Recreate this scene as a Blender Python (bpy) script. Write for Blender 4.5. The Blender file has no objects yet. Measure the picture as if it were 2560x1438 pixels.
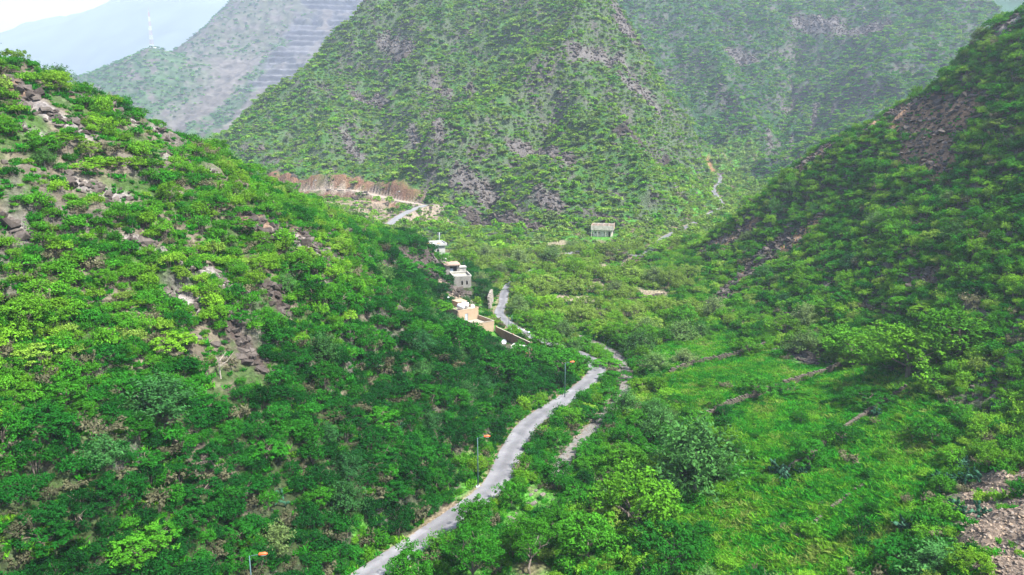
import bpy, bmesh, math, random
import numpy as np
from mathutils import Vector, Matrix, Euler

random.seed(7)
RNG = np.random.default_rng(11)
scene = bpy.context.scene
COL = scene.collection

# ------------------------------------------------------------------ camera
CAM_Z, PITCH, FPX, PW, PH = 60.0, math.radians(12.0), 1900.0, 2560.0, 1438.0
cam_data = bpy.data.cameras.new("camera")
cam_data.sensor_width = 36.0
cam_data.lens = 36.0 * FPX / PW
cam_data.clip_start = 1.0
cam_data.clip_end = 30000.0
cam = bpy.data.objects.new("camera", cam_data)
cam.location = (0, 0, CAM_Z)
cam.rotation_euler = (math.pi / 2 - PITCH, 0, 0)
COL.objects.link(cam)
scene.camera = cam

# ------------------------------------------------------------------ daylight
SUN_EL, SUN_AZ = math.radians(56), math.radians(116)      # azimuth from +Y towards +X
world = bpy.data.worlds.new("World")
scene.world = world
world.use_nodes = True
wn = world.node_tree
bg = wn.nodes["Background"]
sky = wn.nodes.new("ShaderNodeTexSky")
sky.sky_type = 'NISHITA'
sky.sun_disc = False
sky.sun_elevation = SUN_EL
sky.sun_rotation = SUN_AZ
sky.altitude = 1200
sky.air_density = 1.0
sky.dust_density = 4.0
sky.ozone_density = 1.0
wn.links.new(sky.outputs[0], bg.inputs[0])
bg.inputs[1].default_value = 0.08

sun_data = bpy.data.lights.new("sun", 'SUN')
sun_data.energy = 4.6
sun_data.angle = math.radians(3)
sun_data.color = (1.0, 0.97, 0.90)
sun = bpy.data.objects.new("sun", sun_data)
sd = Vector((math.sin(SUN_AZ) * math.cos(SUN_EL), math.cos(SUN_AZ) * math.cos(SUN_EL), math.sin(SUN_EL)))
sun.rotation_euler = sd.to_track_quat('Z', 'Y').to_euler()
sun.location = (150, 60, 400)
COL.objects.link(sun)

vs = scene.view_settings
vs.view_transform = 'Standard'
vs.look = 'None'
vs.gamma = 1.0
vs.use_curve_mapping = False
vs.exposure = 2.1
scene.cycles.use_denoising = True
scene.cycles.max_bounces = 5
scene.cycles.diffuse_bounces = 3
scene.cycles.transmission_bounces = 4
scene.cycles.volume_bounces = 1
scene.cycles.transparent_max_bounces = 8

# ------------------------------------------------------------------ numeric helpers
CP, SP = math.cos(PITCH), math.sin(PITCH)

def ray(u, v):
    s = (PH / 2 - v) / FPX
    return np.array([(u - PW / 2) / FPX, CP + s * SP, -SP + s * CP])

def P(u, v, Y):
    d = ray(u, v)
    return np.array([d[0], d[1], d[2]]) * (Y / d[1]) + np.array([0, 0, CAM_Z])

def G(u, v, z):
    d = ray(u, v)
    return np.array([0, 0, CAM_Z]) + d * ((z - CAM_Z) / d[2])

def project(x, y, z):
    """world -> photograph pixels (used only to judge how large a plant shows)"""
    zz = z - CAM_Z
    f = y * CP - zz * SP
    f = np.maximum(f, 1e-3)
    return PW / 2 + FPX * x / f, PH / 2 - FPX * (y * SP + zz * CP) / f, f

def _hash(ix, iy, seed):
    h = (ix.astype(np.int64) * 374761393 + iy.astype(np.int64) * 668265263 + seed * 974711) & 0xFFFFFFFF
    h = ((h ^ (h >> 13)) * 1274126177) & 0xFFFFFFFF
    return (h ^ (h >> 16)) & 0xFFFFFFFF

def pnoise(x, y, seed=0):
    x = np.asarray(x, float); y = np.asarray(y, float)
    x0 = np.floor(x); y0 = np.floor(y)
    fx, fy = x - x0, y - y0
    u = fx * fx * fx * (fx * (fx * 6 - 15) + 10)
    v = fy * fy * fy * (fy * (fy * 6 - 15) + 10)
    def g(dx, dy):
        a = _hash(x0 + dx, y0 + dy, seed) / 4294967296.0 * 2 * math.pi
        return np.cos(a) * (fx - dx) + np.sin(a) * (fy - dy)
    n = (g(0, 0) * (1 - u) + g(1, 0) * u) * (1 - v) + (g(0, 1) * (1 - u) + g(1, 1) * u) * v
    return n * 1.5

def fbm(x, y, octaves=4, seed=0, gain=0.5):
    t, a, f = 0.0, 1.0, 1.0
    for k in range(octaves):
        t = t + a * pnoise(np.asarray(x) * f + 17.3 * k, np.asarray(y) * f - 9.1 * k, seed + k)
        a *= gain; f *= 2.03
    return t

def ridged(x, y, octaves=4, seed=0):
    t, a, f = 0.0, 0.5, 1.0
    for k in range(octaves):
        t = t + a * (1 - np.abs(pnoise(np.asarray(x) * f + 5.7 * k, np.asarray(y) * f + 3.1 * k, seed + k)) * 1.6)
        a *= 0.5; f *= 2.1
    return t

def sstep(a, b, x):
    t = np.clip((np.asarray(x, float) - a) / (b - a), 0, 1)
    return t * t * (3 - 2 * t)

def poly_dist(x, y, pl):
    """distance to a polyline, signed side (+ = left of its direction), its height there and arc parameter"""
    best = np.full(np.shape(x), 1e9); side = np.zeros(np.shape(x)); zz = np.zeros(np.shape(x)); tt = np.zeros(np.shape(x))
    n = len(pl) - 1
    for i in range(n):
        a, b = pl[i], pl[i + 1]
        dx, dy = b[0] - a[0], b[1] - a[1]
        L = dx * dx + dy * dy + 1e-9
        t = np.clip(((x - a[0]) * dx + (y - a[1]) * dy) / L, 0, 1)
        ex, ey = x - (a[0] + t * dx), y - (a[1] + t * dy)
        d = np.hypot(ex, ey)
        m = d < best
        best = np.where(m, d, best)
        side = np.where(m, np.sign(dx * ey - dy * ex), side)
        if len(a) > 2:
            zz = np.where(m, a[2] + t * (b[2] - a[2]), zz)
        tt = np.where(m, (i + t) / n, tt)
    return best, side, zz, tt

def smooth_line(pts, step=1.5):
    """Catmull-Rom through the points, resampled evenly"""
    p = [np.array(q, float) for q in pts]
    p = [2 * p[0] - p[1]] + p + [2 * p[-1] - p[-2]]
    out = []
    for i in range(1, len(p) - 2):
        n = max(2, int(np.linalg.norm(p[i + 1] - p[i]) / step))
        for k in range(n):
            t = k / n
            out.append(0.5 * ((2 * p[i]) + (-p[i - 1] + p[i + 1]) * t + (2 * p[i - 1] - 5 * p[i] + 4 * p[i + 1] - p[i + 2]) * t * t
                              + (-p[i - 1] + 3 * p[i] - 3 * p[i + 1] + p[i + 2]) * t ** 3))
    out.append(p[-2])
    return out

# ------------------------------------------------------------------ scene helpers
def tag(o, label=None, cat=None, group=None, kind=None):
    if label: o["label"] = label
    if cat: o["category"] = cat
    if group: o["group"] = group
    if kind: o["kind"] = kind
    return o

def mesh_from(name, verts, faces, mats=(), smooth=False):
    me = bpy.data.meshes.new(name)
    me.from_pydata([tuple(map(float, v)) for v in verts], [], [tuple(map(int, f)) for f in faces])
    for m in mats:
        me.materials.append(m)
    if smooth:
        me.polygons.foreach_set("use_smooth", np.ones(len(me.polygons), bool))
    me.update()
    return me

def fast_mesh(name, verts, quads, mats=(), smooth=False):
    me = bpy.data.meshes.new(name)
    verts = np.asarray(verts, np.float32); quads = np.asarray(quads, np.int32)
    k = quads.shape[1]
    me.vertices.add(len(verts)); me.vertices.foreach_set("co", verts.ravel())
    me.loops.add(quads.size); me.loops.foreach_set("vertex_index", quads.ravel())
    me.polygons.add(len(quads))
    me.polygons.foreach_set("loop_start", np.arange(len(quads), dtype=np.int32) * k)
    me.polygons.foreach_set("loop_total", np.full(len(quads), k, np.int32))
    if smooth:
        me.polygons.foreach_set("use_smooth", np.ones(len(quads), bool))
    for m in mats:
        me.materials.append(m)
    me.update(calc_edges=True)
    return me

def obj(name, me, parent=None, loc=None, rot=None, scale=None):
    o = bpy.data.objects.new(name, me)
    COL.objects.link(o)
    if parent is not None: o.parent = parent
    if loc is not None: o.location = tuple(float(c) for c in loc)
    if rot is not None: o.rotation_euler = rot
    if scale is not None: o.scale = (scale,) * 3 if np.isscalar(scale) else tuple(scale)
    return o

def empty(name, loc, rz=0.0, label=None, cat=None, group=None):
    o = bpy.data.objects.new(name, None)
    o.empty_display_size = 0.5
    COL.objects.link(o)
    o.location = tuple(float(c) for c in loc); o.rotation_euler = (0, 0, rz)
    return tag(o, label, cat, group)

class MB:
    """collects boxes, tubes and prisms into one mesh"""
    def __init__(self): self.v, self.f = [], []
    def box(self, x0, x1, y0, y1, z0, z1):
        b = len(self.v)
        self.v += [(x, y, z) for z in (z0, z1) for y in (y0, y1) for x in (x0, x1)]
        self.f += [tuple(b + i for i in q) for q in ((0, 2, 3, 1), (4, 5, 7, 6), (0, 1, 5, 4), (2, 6, 7, 3), (0, 4, 6, 2), (1, 3, 7, 5))]
        return self
    def tube(self, pts, radii, n=6, cap=True):
        pts = [Vector(p) for p in pts]
        if np.isscalar(radii): radii = [radii] * len(pts)
        b0 = len(self.v)
        for i, p in enumerate(pts):
            d = (pts[min(i + 1, len(pts) - 1)] - pts[max(i - 1, 0)])
            d = d.normalized() if d.length > 1e-6 else Vector((0, 0, 1))
            u = d.cross(Vector((0.31, 0.95, 0.07)))
            if u.length < 1e-3: u = d.cross(Vector((1, 0, 0)))
            u.normalize(); w = d.cross(u)
            for k in range(n):
                a = 2 * math.pi * k / n
                self.v.append(tuple(p + (u * math.cos(a) + w * math.sin(a)) * radii[i]))
        for i in range(len(pts) - 1):
            for k in range(n):
                a, c = b0 + i * n + k, b0 + i * n + (k + 1) % n
                self.f.append((a, c, c + n, a + n))
        if cap:
            self.f.append(tuple(b0 + k for k in reversed(range(n))))
            e = b0 + (len(pts) - 1) * n
            self.f.append(tuple(e + k for k in range(n)))
        return self
    def prism(self, poly, z0, z1):
        b, n = len(self.v), len(poly)
        self.v += [(p[0], p[1], z0) for p in poly] + [(p[0], p[1], z1) for p in poly]
        self.f.append(tuple(b + k for k in reversed(range(n)))); self.f.append(tuple(b + n + k for k in range(n)))
        for k in range(n):
            self.f.append((b + k, b + (k + 1) % n, b + n + (k + 1) % n, b + n + k))
        return self
    def ellipsoid(self, c, r, nu=10, nv=6, squash=None):
        b = len(self.v)
        for j in range(nv + 1):
            th = math.pi * j / nv
            for i in range(nu):
                ph = 2 * math.pi * i / nu
                self.v.append((c[0] + r[0] * math.sin(th) * math.cos(ph), c[1] + r[1] * math.sin(th) * math.sin(ph), c[2] + r[2] * math.cos(th)))
        for j in range(nv):
            for i in range(nu):
                a, d = b + j * nu + i, b + j * nu + (i + 1) % nu
                self.f.append((a, a + nu, d + nu, d))
        return self
    def build(self, name, mat, parent=None, smooth=False, loc=None, rot=None):
        me = mesh_from(name, self.v, self.f, [mat] if mat else [], smooth)
        return obj(name, me, parent, loc, rot)

# ------------------------------------------------------------------ materials
def new_mat(name):
    m = bpy.data.materials.new(name); m.use_nodes = True
    nt = m.node_tree
    for n in list(nt.nodes): nt.nodes.remove(n)
    out = nt.nodes.new("ShaderNodeOutputMaterial")
    return m, nt, out

def N(nt, typ, **kw):
    n = nt.nodes.new(typ)
    for k, v in kw.items(): setattr(n, k, v)
    return n

def plain(name, col, rough=0.8, var=0.25, scale=2.0, metallic=0.0, bump=0.0, spec=0.2):
    """a surface of one colour with blotchy wear and grain"""
    m, nt, out = new_mat(name)
    b = N(nt, "ShaderNodeBsdfPrincipled")
    tc = N(nt, "ShaderNodeTexCoord")
    n1 = N(nt, "ShaderNodeTexNoise"); n1.inputs["Scale"].default_value = scale; n1.inputs["Detail"].default_value = 6; n1.inputs["Roughness"].default_value = 0.65
    nt.links.new(tc.outputs["Object"], n1.inputs["Vector"])
    mx = N(nt, "ShaderNodeMix", data_type='RGBA')
    c = np.array(col)
    mx.inputs["A"].default_value = (*(c * (1 - var)), 1)
    mx.inputs["B"].default_value = (*np.minimum(c * (1 + var), 0.95), 1)
    mr = N(nt, "ShaderNodeMapRange"); mr.inputs[1].default_value = 0.3; mr.inputs[2].default_value = 0.7
    nt.links.new(n1.outputs["Fac"], mr.inputs[0])
    nt.links.new(mr.outputs[0], mx.inputs["Factor"])
    nt.links.new(mx.outputs["Result"], b.inputs["Base Color"])
    b.inputs["Roughness"].default_value = rough
    b.inputs["Metallic"].default_value = metallic
    b.inputs["Specular IOR Level"].default_value = spec
    if bump:
        bp = N(nt, "ShaderNodeBump"); bp.inputs["Strength"].default_value = bump; bp.inputs["Distance"].default_value = 0.1
        nt.links.new(n1.outputs["Fac"], bp.inputs["Height"]); nt.links.new(bp.outputs[0], b.inputs["Normal"])
    nt.links.new(b.outputs[0], out.inputs[0])
    return m
# ------------------------------------------------------------------ lie of the land: control points (x, y, z)
F, L, R, C, M = 0, 1, 2, 3, 4        # valley floor, left hill, right hill, central mountain, far right mountain
CTRL = []
def cp(lab, *pts):
    for p in pts: CTRL.append((float(p[0]), float(p[1]), float(p[2]), lab))

cp(F, (-34, 70, 0), (-21, 93, 0), (-6, 120, 0), (4, 149, 0), (14, 165, 0), (22, 184, 0), (13, 202, .3), (0, 220, .8), (-3, 246, 1.5), (-2, 278, 3),
   (5, 310, 5), (30, 325, 6.5), (63, 339, 8), (100, 415, 11), (125, 456, 13), (140, 529, 18), (150, 560, 21), (165, 610, 25), (190, 645, 30),
   (12, 93, -.5), (5, 60, 0), (30, 120, 1), (35, 160, 2), (45, 190, 2.5), (35, 220, 1.5), (50, 235, 2.5), (40, 265, 3), (55, 280, 4), (25, 290, 4),
   (39.6, 143.6, 3.5), (63, 160, 5), (38, 172, 3), (62, 186, 4.5), (37, 87, 3), (50, 110, 5), (20, 355, 8.2), (43, 358, 8.6), (60, 368, 9),
   (-5, 340, 6.5), (90, 385, 10), (120, 435, 12.5), (95, 360, 9.5), (0, 30, 1), (30, 40, 2), (-18, 300, 4.5), (-20, 330, 6.5))
# left hill: foot, face, ridge, back
cp(L, (-40, 70, 2), (-26, 93, 1.2), (-11, 120, 1.0), (-1, 150, .8), (8, 168, .8), (1, 195, 1.0), (-17, 206, 5), (-21, 232, 4), (-20, 262, 4.6), (-19, 284, 5),
   (-68.8, 98.9, 34.5), (-61.5, 116.7, 36.4), (-48, 132, 33), (-43, 116, 23.6), (-27, 133, 17.5), (-32, 160, 28), (-37.4, 96.7, 12.4),
   (-53.8, 71.7, 13.9), (-60.8, 84.5, 23.6), (-44.6, 77.8, 10), (-80, 60, 28), (-125, 100, 66), (-130, 60, 58), (-70, 40, 14), (-33, 185, 24), (-36, 212, 25),
   (-10, 150, 8), (-14, 172, 10), (-30, 240, 14), (-25, 112, 10))
cp(L, P(0, 178, 146), P(200, 240, 156), P(380, 318, 168), P(490, 372, 178), P(620, 445, 192), P(760, 522, 212), P(900, 573, 236), P(1000, 600, 250), P(1080, 642, 262), P(1128, 682, 270))
cp(L, (-140, 140, 88), (-150, 200, 60), (-125, 205, 42), (-118, 235, 28), (-100, 265, 14), (-75, 285, 6), (-45, 300, 5), (-200, 150, 80), (-200, 260, 30))
# right hill
cp(R, (86, 121, 14), (78, 169, 6.5), (64, 200, 3.5), (60, 240, 3.5), (63, 285, 4.5), (69, 120, 8), (64, 101, 10), (70, 97, 14), (52, 70, 15), (80, 60, 26), (110, 90, 36),
   (103, 211, 29), P(2400, 400, 214), P(2400, 700, 166), P(2560, 600, 162), P(2000, 700, 224), P(1850, 660, 268), P(2150, 490, 246), P(1950, 590, 266))
cp(R, P(2560, 34, 252), P(2450, 104, 258), P(2370, 185, 265), P(2270, 264, 272), P(2160, 325, 278), P(2050, 374, 284), P(1900, 503, 293), P(1800, 584, 297), P(1710, 655, 302))
cp(R, (205, 225, 128), (170, 150, 92), (130, 120, 48), (195, 310, 66), (170, 325, 42), (150, 340, 34), (130, 340, 19), (110, 335, 10), (160, 410, 19), (230, 380, 60), (230, 260, 110))
# central mountain
cp(C, (45, 373, 10.5), (10, 362, 9), (-18, 355, 8.5), (79, 396, 12), (108, 450, 16), (124, 520, 21), (144, 592, 27), (172, 640, 34))
cp(C, P(1500, 0, 600), P(1540, 90, 590), P(1600, 150, 580), P(1660, 230, 572), P(1720, 330, 565), P(1755, 425, 553),
   P(1400, 190, 545), P(1300, 260, 520), P(1130, 400, 480), P(1020, 500, 452), P(1530, 340, 480), P(1600, 450, 430), P(1480, 400, 450), P(1250, 400, 455),
   P(1200, 500, 412), P(1350, 500, 408), P(1050, 300, 560), P(1100, 200, 610), P(1250, 100, 640), P(930, 450, 520), P(930, 0, 720), P(820, 110, 700), P(700, 220, 680),
   P(520, 362, 650), P(800, 300, 620), P(700, 400, 560), P(950, 200, 655), P(1060, 60, 690), P(900, 350, 575), P(1400, 60, 610), P(1180, 300, 545))
cp(C, (-100, 770, 190), (-50, 770, 196), (0, 750, 192), (40, 710, 182), (80, 660, 158), (-215, 750, 72), (-300, 740, 18), (-330, 640, 12), (-150, 800, 130), (-60, 900, 160), (-420, 600, 8), (-420, 900, 8), (-280, 900, 20),
   P(850, 468, 482), P(740, 474, 500), P(960, 490, 462), P(1055, 514, 424), P(980, 562, 386), (-45, 372, 12), P(900, 545, 402), P(770, 500, 440), (-90, 335, 8), (-60, 330, 6), (-130, 355, 10), (-170, 420, 13), (-230, 520, 12), (-38, 342, 9))
# far right mountain
cp(M, P(1850, 300, 760), P(1700, 100, 900), P(1600, 0, 980), P(2000, 0, 960), P(2400, 0, 900), P(2200, 150, 780), P(2000, 200, 810), P(2000, 350, 640), P(1900, 400, 612), P(2300, 230, 660), P(2480, 36, 850),
   (130, 700, 52), (120, 800, 105), (110, 950, 190), (150, 1060, 245), (350, 1060, 255), (520, 980, 232), (600, 860, 120), (640, 700, 110), (480, 560, 90), (330, 540, 60), (250, 480, 45), (205, 560, 34), (640, 1000, 170))

CT = np.array(CTRL)
class RBF:
    def __init__(self, pts, c):
        self.p = pts[:, :2]; self.c = c
        n = len(pts)
        A = self.k(self.p, self.p) + np.eye(n) * 1e-6
        Q = np.c_[np.ones(n), self.p]
        S = np.block([[A, Q], [Q.T, np.zeros((3, 3))]])
        self.w = np.linalg.solve(S, np.r_[pts[:, 2], 0, 0, 0])
    def k(self, a, b):
        d2 = ((a[:, None, :] - b[None]) ** 2).sum(-1)
        return -np.sqrt(d2 + self.c ** 2)
    def __call__(self, x, y):
        sh = np.shape(x); q = np.c_[np.ravel(x), np.ravel(y)]
        out = np.empty(len(q))
        for i in range(0, len(q), 20000):
            s = q[i:i + 20000]
            out[i:i + 20000] = self.k(s, self.p) @ self.w[:-3] + self.w[-3] + s @ self.w[-2:]
        return out.reshape(sh)
LAND = RBF(CT, 7.0)

# ------------------------------------------------------------------ lines of the road, stream bed, tracks, terraces
def gl(pts):
    return [G(u, v, z) for u, v, z in pts]
ROAD = smooth_line(gl([(640, 1640, 0), (800, 1520, 0), (922, 1437, 0), (1035, 1362, 0), (1140, 1290, 0), (1235, 1215, 0), (1278, 1130, 0), (1318, 1065, 0), (1375, 1022, 0), (1436, 983, 0), (1486, 940, 0), (1490, 912, 0),
                        (1455, 888, .2), (1400, 868, .4), (1345, 848, .5), (1298, 826, .8), (1268, 806, 1.0), (1248, 782, 1.2), (1258, 757, 1.6), (1262, 730, 2.2), (1290, 700, 3.2)])
                   + [(24, 322, 6.4), (45, 331, 7.2)] + gl([(1600, 640, 7.6), (1640, 610, 8.2), (1668, 590, 8.8)]) + [(98, 400, 10.8), (118, 440, 12.4)] + gl([(1810, 520, 12.8), (1797, 498, 15), (1784, 474, 18), (1800, 455, 20.5)]) + [(160, 592, 24)], 1.5)
WADI = smooth_line(gl([(1392, 1195, -.9), (1425, 1130, -.9), (1490, 1062, -.9), (1548, 1000, -.7), (1566, 950, -.5), (1553, 905, -.3), (1528, 878, -.1), (1490, 858, .2), (1440, 838, .6)]), 1.5)
def zl(pts, dz=0.0):
    return [np.array([p[0], p[1], p[2] + dz]) for p in pts]
TRACK = smooth_line([P(640, 492, 512), P(714, 484, 500), P(761, 478, 492), P(797, 475, 488), P(832, 474, 484), P(872, 475, 480), P(899, 479, 476), P(926, 485, 468), P(951, 491, 460), P(976, 498, 450), P(1009, 504, 440), P(1046, 510, 430)], 2.0)
RAMP = smooth_line([P(1085, 511, 424), P(1062, 514, 422), P(1030, 525, 412), P(998, 542, 400), P(972, 562, 388), P(950, 578, 376)], 2.0)
BENCH = smooth_line([P(800, 505, 462), P(850, 503, 456), P(900, 502, 452), P(960, 507, 440)], 2.0)
TERR = [smooth_line(gl(q), 1.5) for q in (
    [(1572, 872, 2.4), (1640, 846, 2.6), (1720, 830, 2.9), (1800, 818, 3.2)],
    [(1672, 934, 3.0), (1760, 905, 3.4), (1850, 886, 4.0), (1930, 862, 4.7)],
    [(1700, 1078, 3.0), (1790, 1030, 3.6), (1880, 995, 4.2), (1990, 955, 5.0), (2110, 912, 5.8)],
    [(1960, 1180, 4.2), (2060, 1112, 5.0), (2170, 1042, 6.2), (2260, 1000, 7.4)],
    [(1990, 1330, 4.2), (2080, 1270, 5.0), (2160, 1216, 6.0)],
    [(1380, 748, 3.0), (1470, 752, 3.0), (1560, 745, 3.2), (1660, 735, 3.4)],
    [(1420, 690, 4.4), (1500, 694, 4.6), (1600, 690, 4.8)],
    [(1470, 632, 7.6), (1520, 636, 7.6), (1580, 628, 7.8)],
)]
TERR_H = [0.9, 1.1, 1.3, 0.9, 0.5, 0.9, 1.0, 1.1]

# patches of a certain soil: (u, v, z-depth pair chosen on the land, radius m, kind)
def crag_mask(x, y):
    """where rock breaks through the hill soil"""
    return sstep(0.12, 0.5, fbm(np.asarray(x) / 17, np.asarray(y) / 17, 3, 41) + .25 * fbm(np.asarray(x) / 5, np.asarray(y) / 5, 2, 47))
SPURS = [([P(1490, 20, 600), P(1400, 185, 545), P(1300, 258, 520), P(1130, 398, 480), P(1040, 490, 456)], 24.0, 24.0),
         ([P(1530, 330, 482), P(1480, 400, 450), P(1400, 470, 425), P(1330, 540, 395)], 14.0, 16.0),
         ([P(1530, 330, 482), P(1600, 450, 430), P(1630, 530, 400)], 12.0, 16.0),
         ([P(1400, 300, 520), P(1280, 400, 460), P(1190, 500, 412), P(1160, 570, 375)], -18.0, 20.0),
         ([P(1240, 90, 650), P(1150, 200, 610), P(1050, 300, 562), P(960, 430, 515)], -18.0, 24.0),
         ([P(1060, 40, 700), P(1000, 180, 650), P(880, 330, 590), P(800, 420, 540)], 12.0, 20.0),
         ([P(2400, 10, 900), P(2330, 120, 810), P(2250, 220, 740), P(2120, 300, 690)], 20.0, 30.0),
         ([P(1760, 110, 880), P(1840, 230, 790), P(1900, 330, 680)], 16.0, 24.0), ([P(1990, 120, 880), P(1975, 230, 790), P(1950, 330, 670), P(1900, 400, 615)], -18.0, 22.0),
         ([P(2070, 200, 800), P(2035, 300, 690), P(1990, 370, 640)], -14.0, 18.0), ([P(1640, 40, 960), P(1700, 150, 860), P(1770, 300, 740)], -14.0, 26.0),
         ([P(900, 120, 690), P(800, 280, 640), P(680, 400, 585)], -9.0, 18.0)]
def base_height(x, y, detail=True):
    x = np.asarray(x, float); y = np.asarray(y, float)
    z = LAND(x, y)
    if not detail: return z
    floor = 1.4 + 0.032 * np.maximum(y - 250, 0)
    hill = sstep(2.0, 16.0, z - floor)
    far = sstep(300, 420, y)
    # gullies and spurs on the big slopes
    big = (ridged(x / 75 + 0.15 * fbm(x / 50, y / 50, 2, 5), y / 90, 4, 21) - 0.55) * 13
    big2 = (ridged(x / 30, y / 34, 3, 27) - 0.5) * 5.0
    near = (ridged(x / 26, y / 30, 4, 31) - 0.5) * 3.4
    crag = crag_mask(x, y) * 2.4 * ridged(x / 6, y / 6, 3, 43)
    z = z + hill * (far * (big * 1.7 + big2 * 1.2) * sstep(330, 560, y) + (1 - far) * near + (1 - 0.3 * far) * crag)
    # the two spurs of the central mountain and the gullies between them
    for pl, amp, wid in SPURS:
        d, _s, _z, t = poly_dist(x, y, pl)
        z = z + amp * np.exp(-(d / wid)) * sstep(0, .12, t + .05) * sstep(1.05, .85, t) * far
    z = z + hill * fbm(x / 4.0, y / 4.0, 3, 51) * 0.5 + fbm(x / 7.0, y / 7.0, 2, 61) * 0.14
    return z

def land(x, y):
    x = np.asarray(x, float); y = np.asarray(y, float)
    z = base_height(x, y)
    # terrace steps: ground a little higher beyond each wall
    for pl, h in zip(TERR, TERR_H):
        d, s, _, t = poly_dist(x, y, pl)
        endf = sstep(0, .06, t) * sstep(1, .94, t)
        z = z + 0.5 * h * s * np.exp(-(d / 6.0) ** 2) * sstep(0, 0.35, d) * endf
    # cut banks along the dirt track: uphill side is its left
    d, s, zt, t = poly_dist(x, y, TRACK)
    endf = sstep(0, .05, t) * sstep(1, .9, t)
    wob = 0.75 + 0.55 * fbm(x / 14, y / 14, 2, 71)
    lump = .82 + .16 * np.maximum.reduce([sstep(a, a + .09, t) * sstep(b, b - .10, t) * k for a, b, k in ((.02, .36, .8), (.43, .62, .9), (.69, .95, .75))])
    wob = np.clip(wob, .7, 1.2) * lump
    up = 8.5 * sstep(3.2, 7.0, d) * sstep(125, 10, d) * wob
    dn = -6.0 * sstep(3.0, 7.0, d) * np.exp(-np.maximum(d - 16, 0) / 14) * wob
    z = z + np.where(s > 0, up, dn) * endf
    for pl, hw, blend in ((TRACK, 3.0, 3.0), (BENCH, 3.0, 4.0), (RAMP, 2.6, 5.0)):
        d, s, zt, t = poly_dist(x, y, pl)
        w = 1 - sstep(hw, hw + blend, d)
        z = z * (1 - w) + (zt - 0.12) * w
    d, s, zt, t = poly_dist(x, y, WADI)
    w = 1 - sstep(1.8, 6.5, d)
    z = z * (1 - w) + (zt - 0.10 + 0.05 * fbm(x / 1.5, y / 1.5, 2, 81)) * w
    d, s, zt, t = poly_dist(x, y, ROAD)
    w = 1 - sstep(3.1, 7.5, d)
    z = z * (1 - w) + (zt - 0.22) * w
    for (hx, hy, hz, rad) in PADS:
        d = np.hypot(x - hx, y - hy)
        w = 1 - sstep(rad, rad + 5, d)
        z = z * (1 - w) + hz * w
    return z
PADS = [(43.5, 361.5, 8.6, 8.5), (-17.5, 263, 5.0, 6.5), (-13.2, 218, 1.8, 8.0), (-33, 325, 6.4, 7)]

# ------------------------------------------------------------------ the land's mesh grid (finer near the viewpoint)
NR, NCOL = 500, 470
_y = [38.0]
while _y[-1] < 1075: _y.append(_y[-1] + (0.55 + 0.0052 * _y[-1]) * 1.0)
ROWS = np.interp(np.linspace(0, len(_y) - 1, NR), np.arange(len(_y)), _y)
def halfw(y): return 62 + 0.80 * np.asarray(y, float)
TCOL = np.linspace(-1, 1, NCOL)
GX = halfw(ROWS)[:, None] * TCOL[None, :]
GY = np.repeat(ROWS[:, None], NCOL, 1)
GZ = land(GX, GY)

def H(x, y):
    """height of the built ground mesh"""
    x = np.asarray(x, float); y = np.asarray(y, float)
    r = np.interp(y, ROWS, np.arange(NR))
    c = (np.clip(x / halfw(y), -1, 1) + 1) * 0.5 * (NCOL - 1)
    r0 = np.clip(np.floor(r).astype(int), 0, NR - 2); c0 = np.clip(np.floor(c).astype(int), 0, NCOL - 2)
    fr, fc = r - r0, c - c0
    return (GZ[r0, c0] * (1 - fc) + GZ[r0, c0 + 1] * fc) * (1 - fr) + (GZ[r0 + 1, c0] * (1 - fc) + GZ[r0 + 1, c0 + 1] * fc) * fr

def ground(u, v):
    """where the sight line through a point of the photograph meets the land"""
    d = ray(u, v)
    t = np.arange(40, 1050, 0.5)
    x, y, z = d[0] * t, d[1] * t, CAM_Z + d[2] * t
    h = H(x, y)
    k = np.nonzero((z < h) & (y > 40))[0]
    if len(k) == 0: return np.array([x[-1], y[-1], h[-1]])
    k = k[0]
    a, b = t[max(k - 1, 0)], t[k]
    for _ in range(12):
        m = 0.5 * (a + b)
        if CAM_Z + d[2] * m < H(d[0] * m, d[1] * m): b = m
        else: a = m
    return np.array([d[0] * b, d[1] * b, float(H(d[0] * b, d[1] * b))])

def normal_z(x, y, e=1.2):
    hx = (H(x + e, y) - H(x - e, y)) / (2 * e); hy = (H(x, y + e) - H(x, y - e)) / (2 * e)
    return 1 / np.sqrt(1 + hx * hx + hy * hy)

def zone(x, y):
    """which landform a place belongs to: the label of the nearest control point"""
    sh = np.shape(x); q = np.c_[np.ravel(x), np.ravel(y)]
    q = q + 3 * np.c_[fbm(q[:, 0] / 20, q[:, 1] / 20, 2, 91), fbm(q[:, 0] / 20, q[:, 1] / 20, 2, 95)]
    out = np.empty(len(q), int)
    for i in range(0, len(q), 20000):
        s = q[i:i + 20000]
        d2 = ((s[:, None, :] - CT[None, :, :2]) ** 2).sum(-1)
        out[i:i + 20000] = CT[d2.argmin(1), 3].astype(int)
    return out.reshape(sh)
ZONE = zone(GX, GY)
# ------------------------------------------------------------------ soil, rock and grass colours of the land
def px_line(pts, step=1.0):
    g = [ground(u, v) for u, v in pts]
    my = min(p[1] for p in g)
    g = [p if p[1] < my * 1.35 + 12 else ground(u - 6, v + 14) for p, (u, v) in zip(g, pts)]
    g = [p for p in g if p[1] < my * 1.35 + 12]
    if len(g) == 1: g.append(g[0] + np.array([3.0, 1.0, 0]))
    return smooth_line(g, step)
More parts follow.
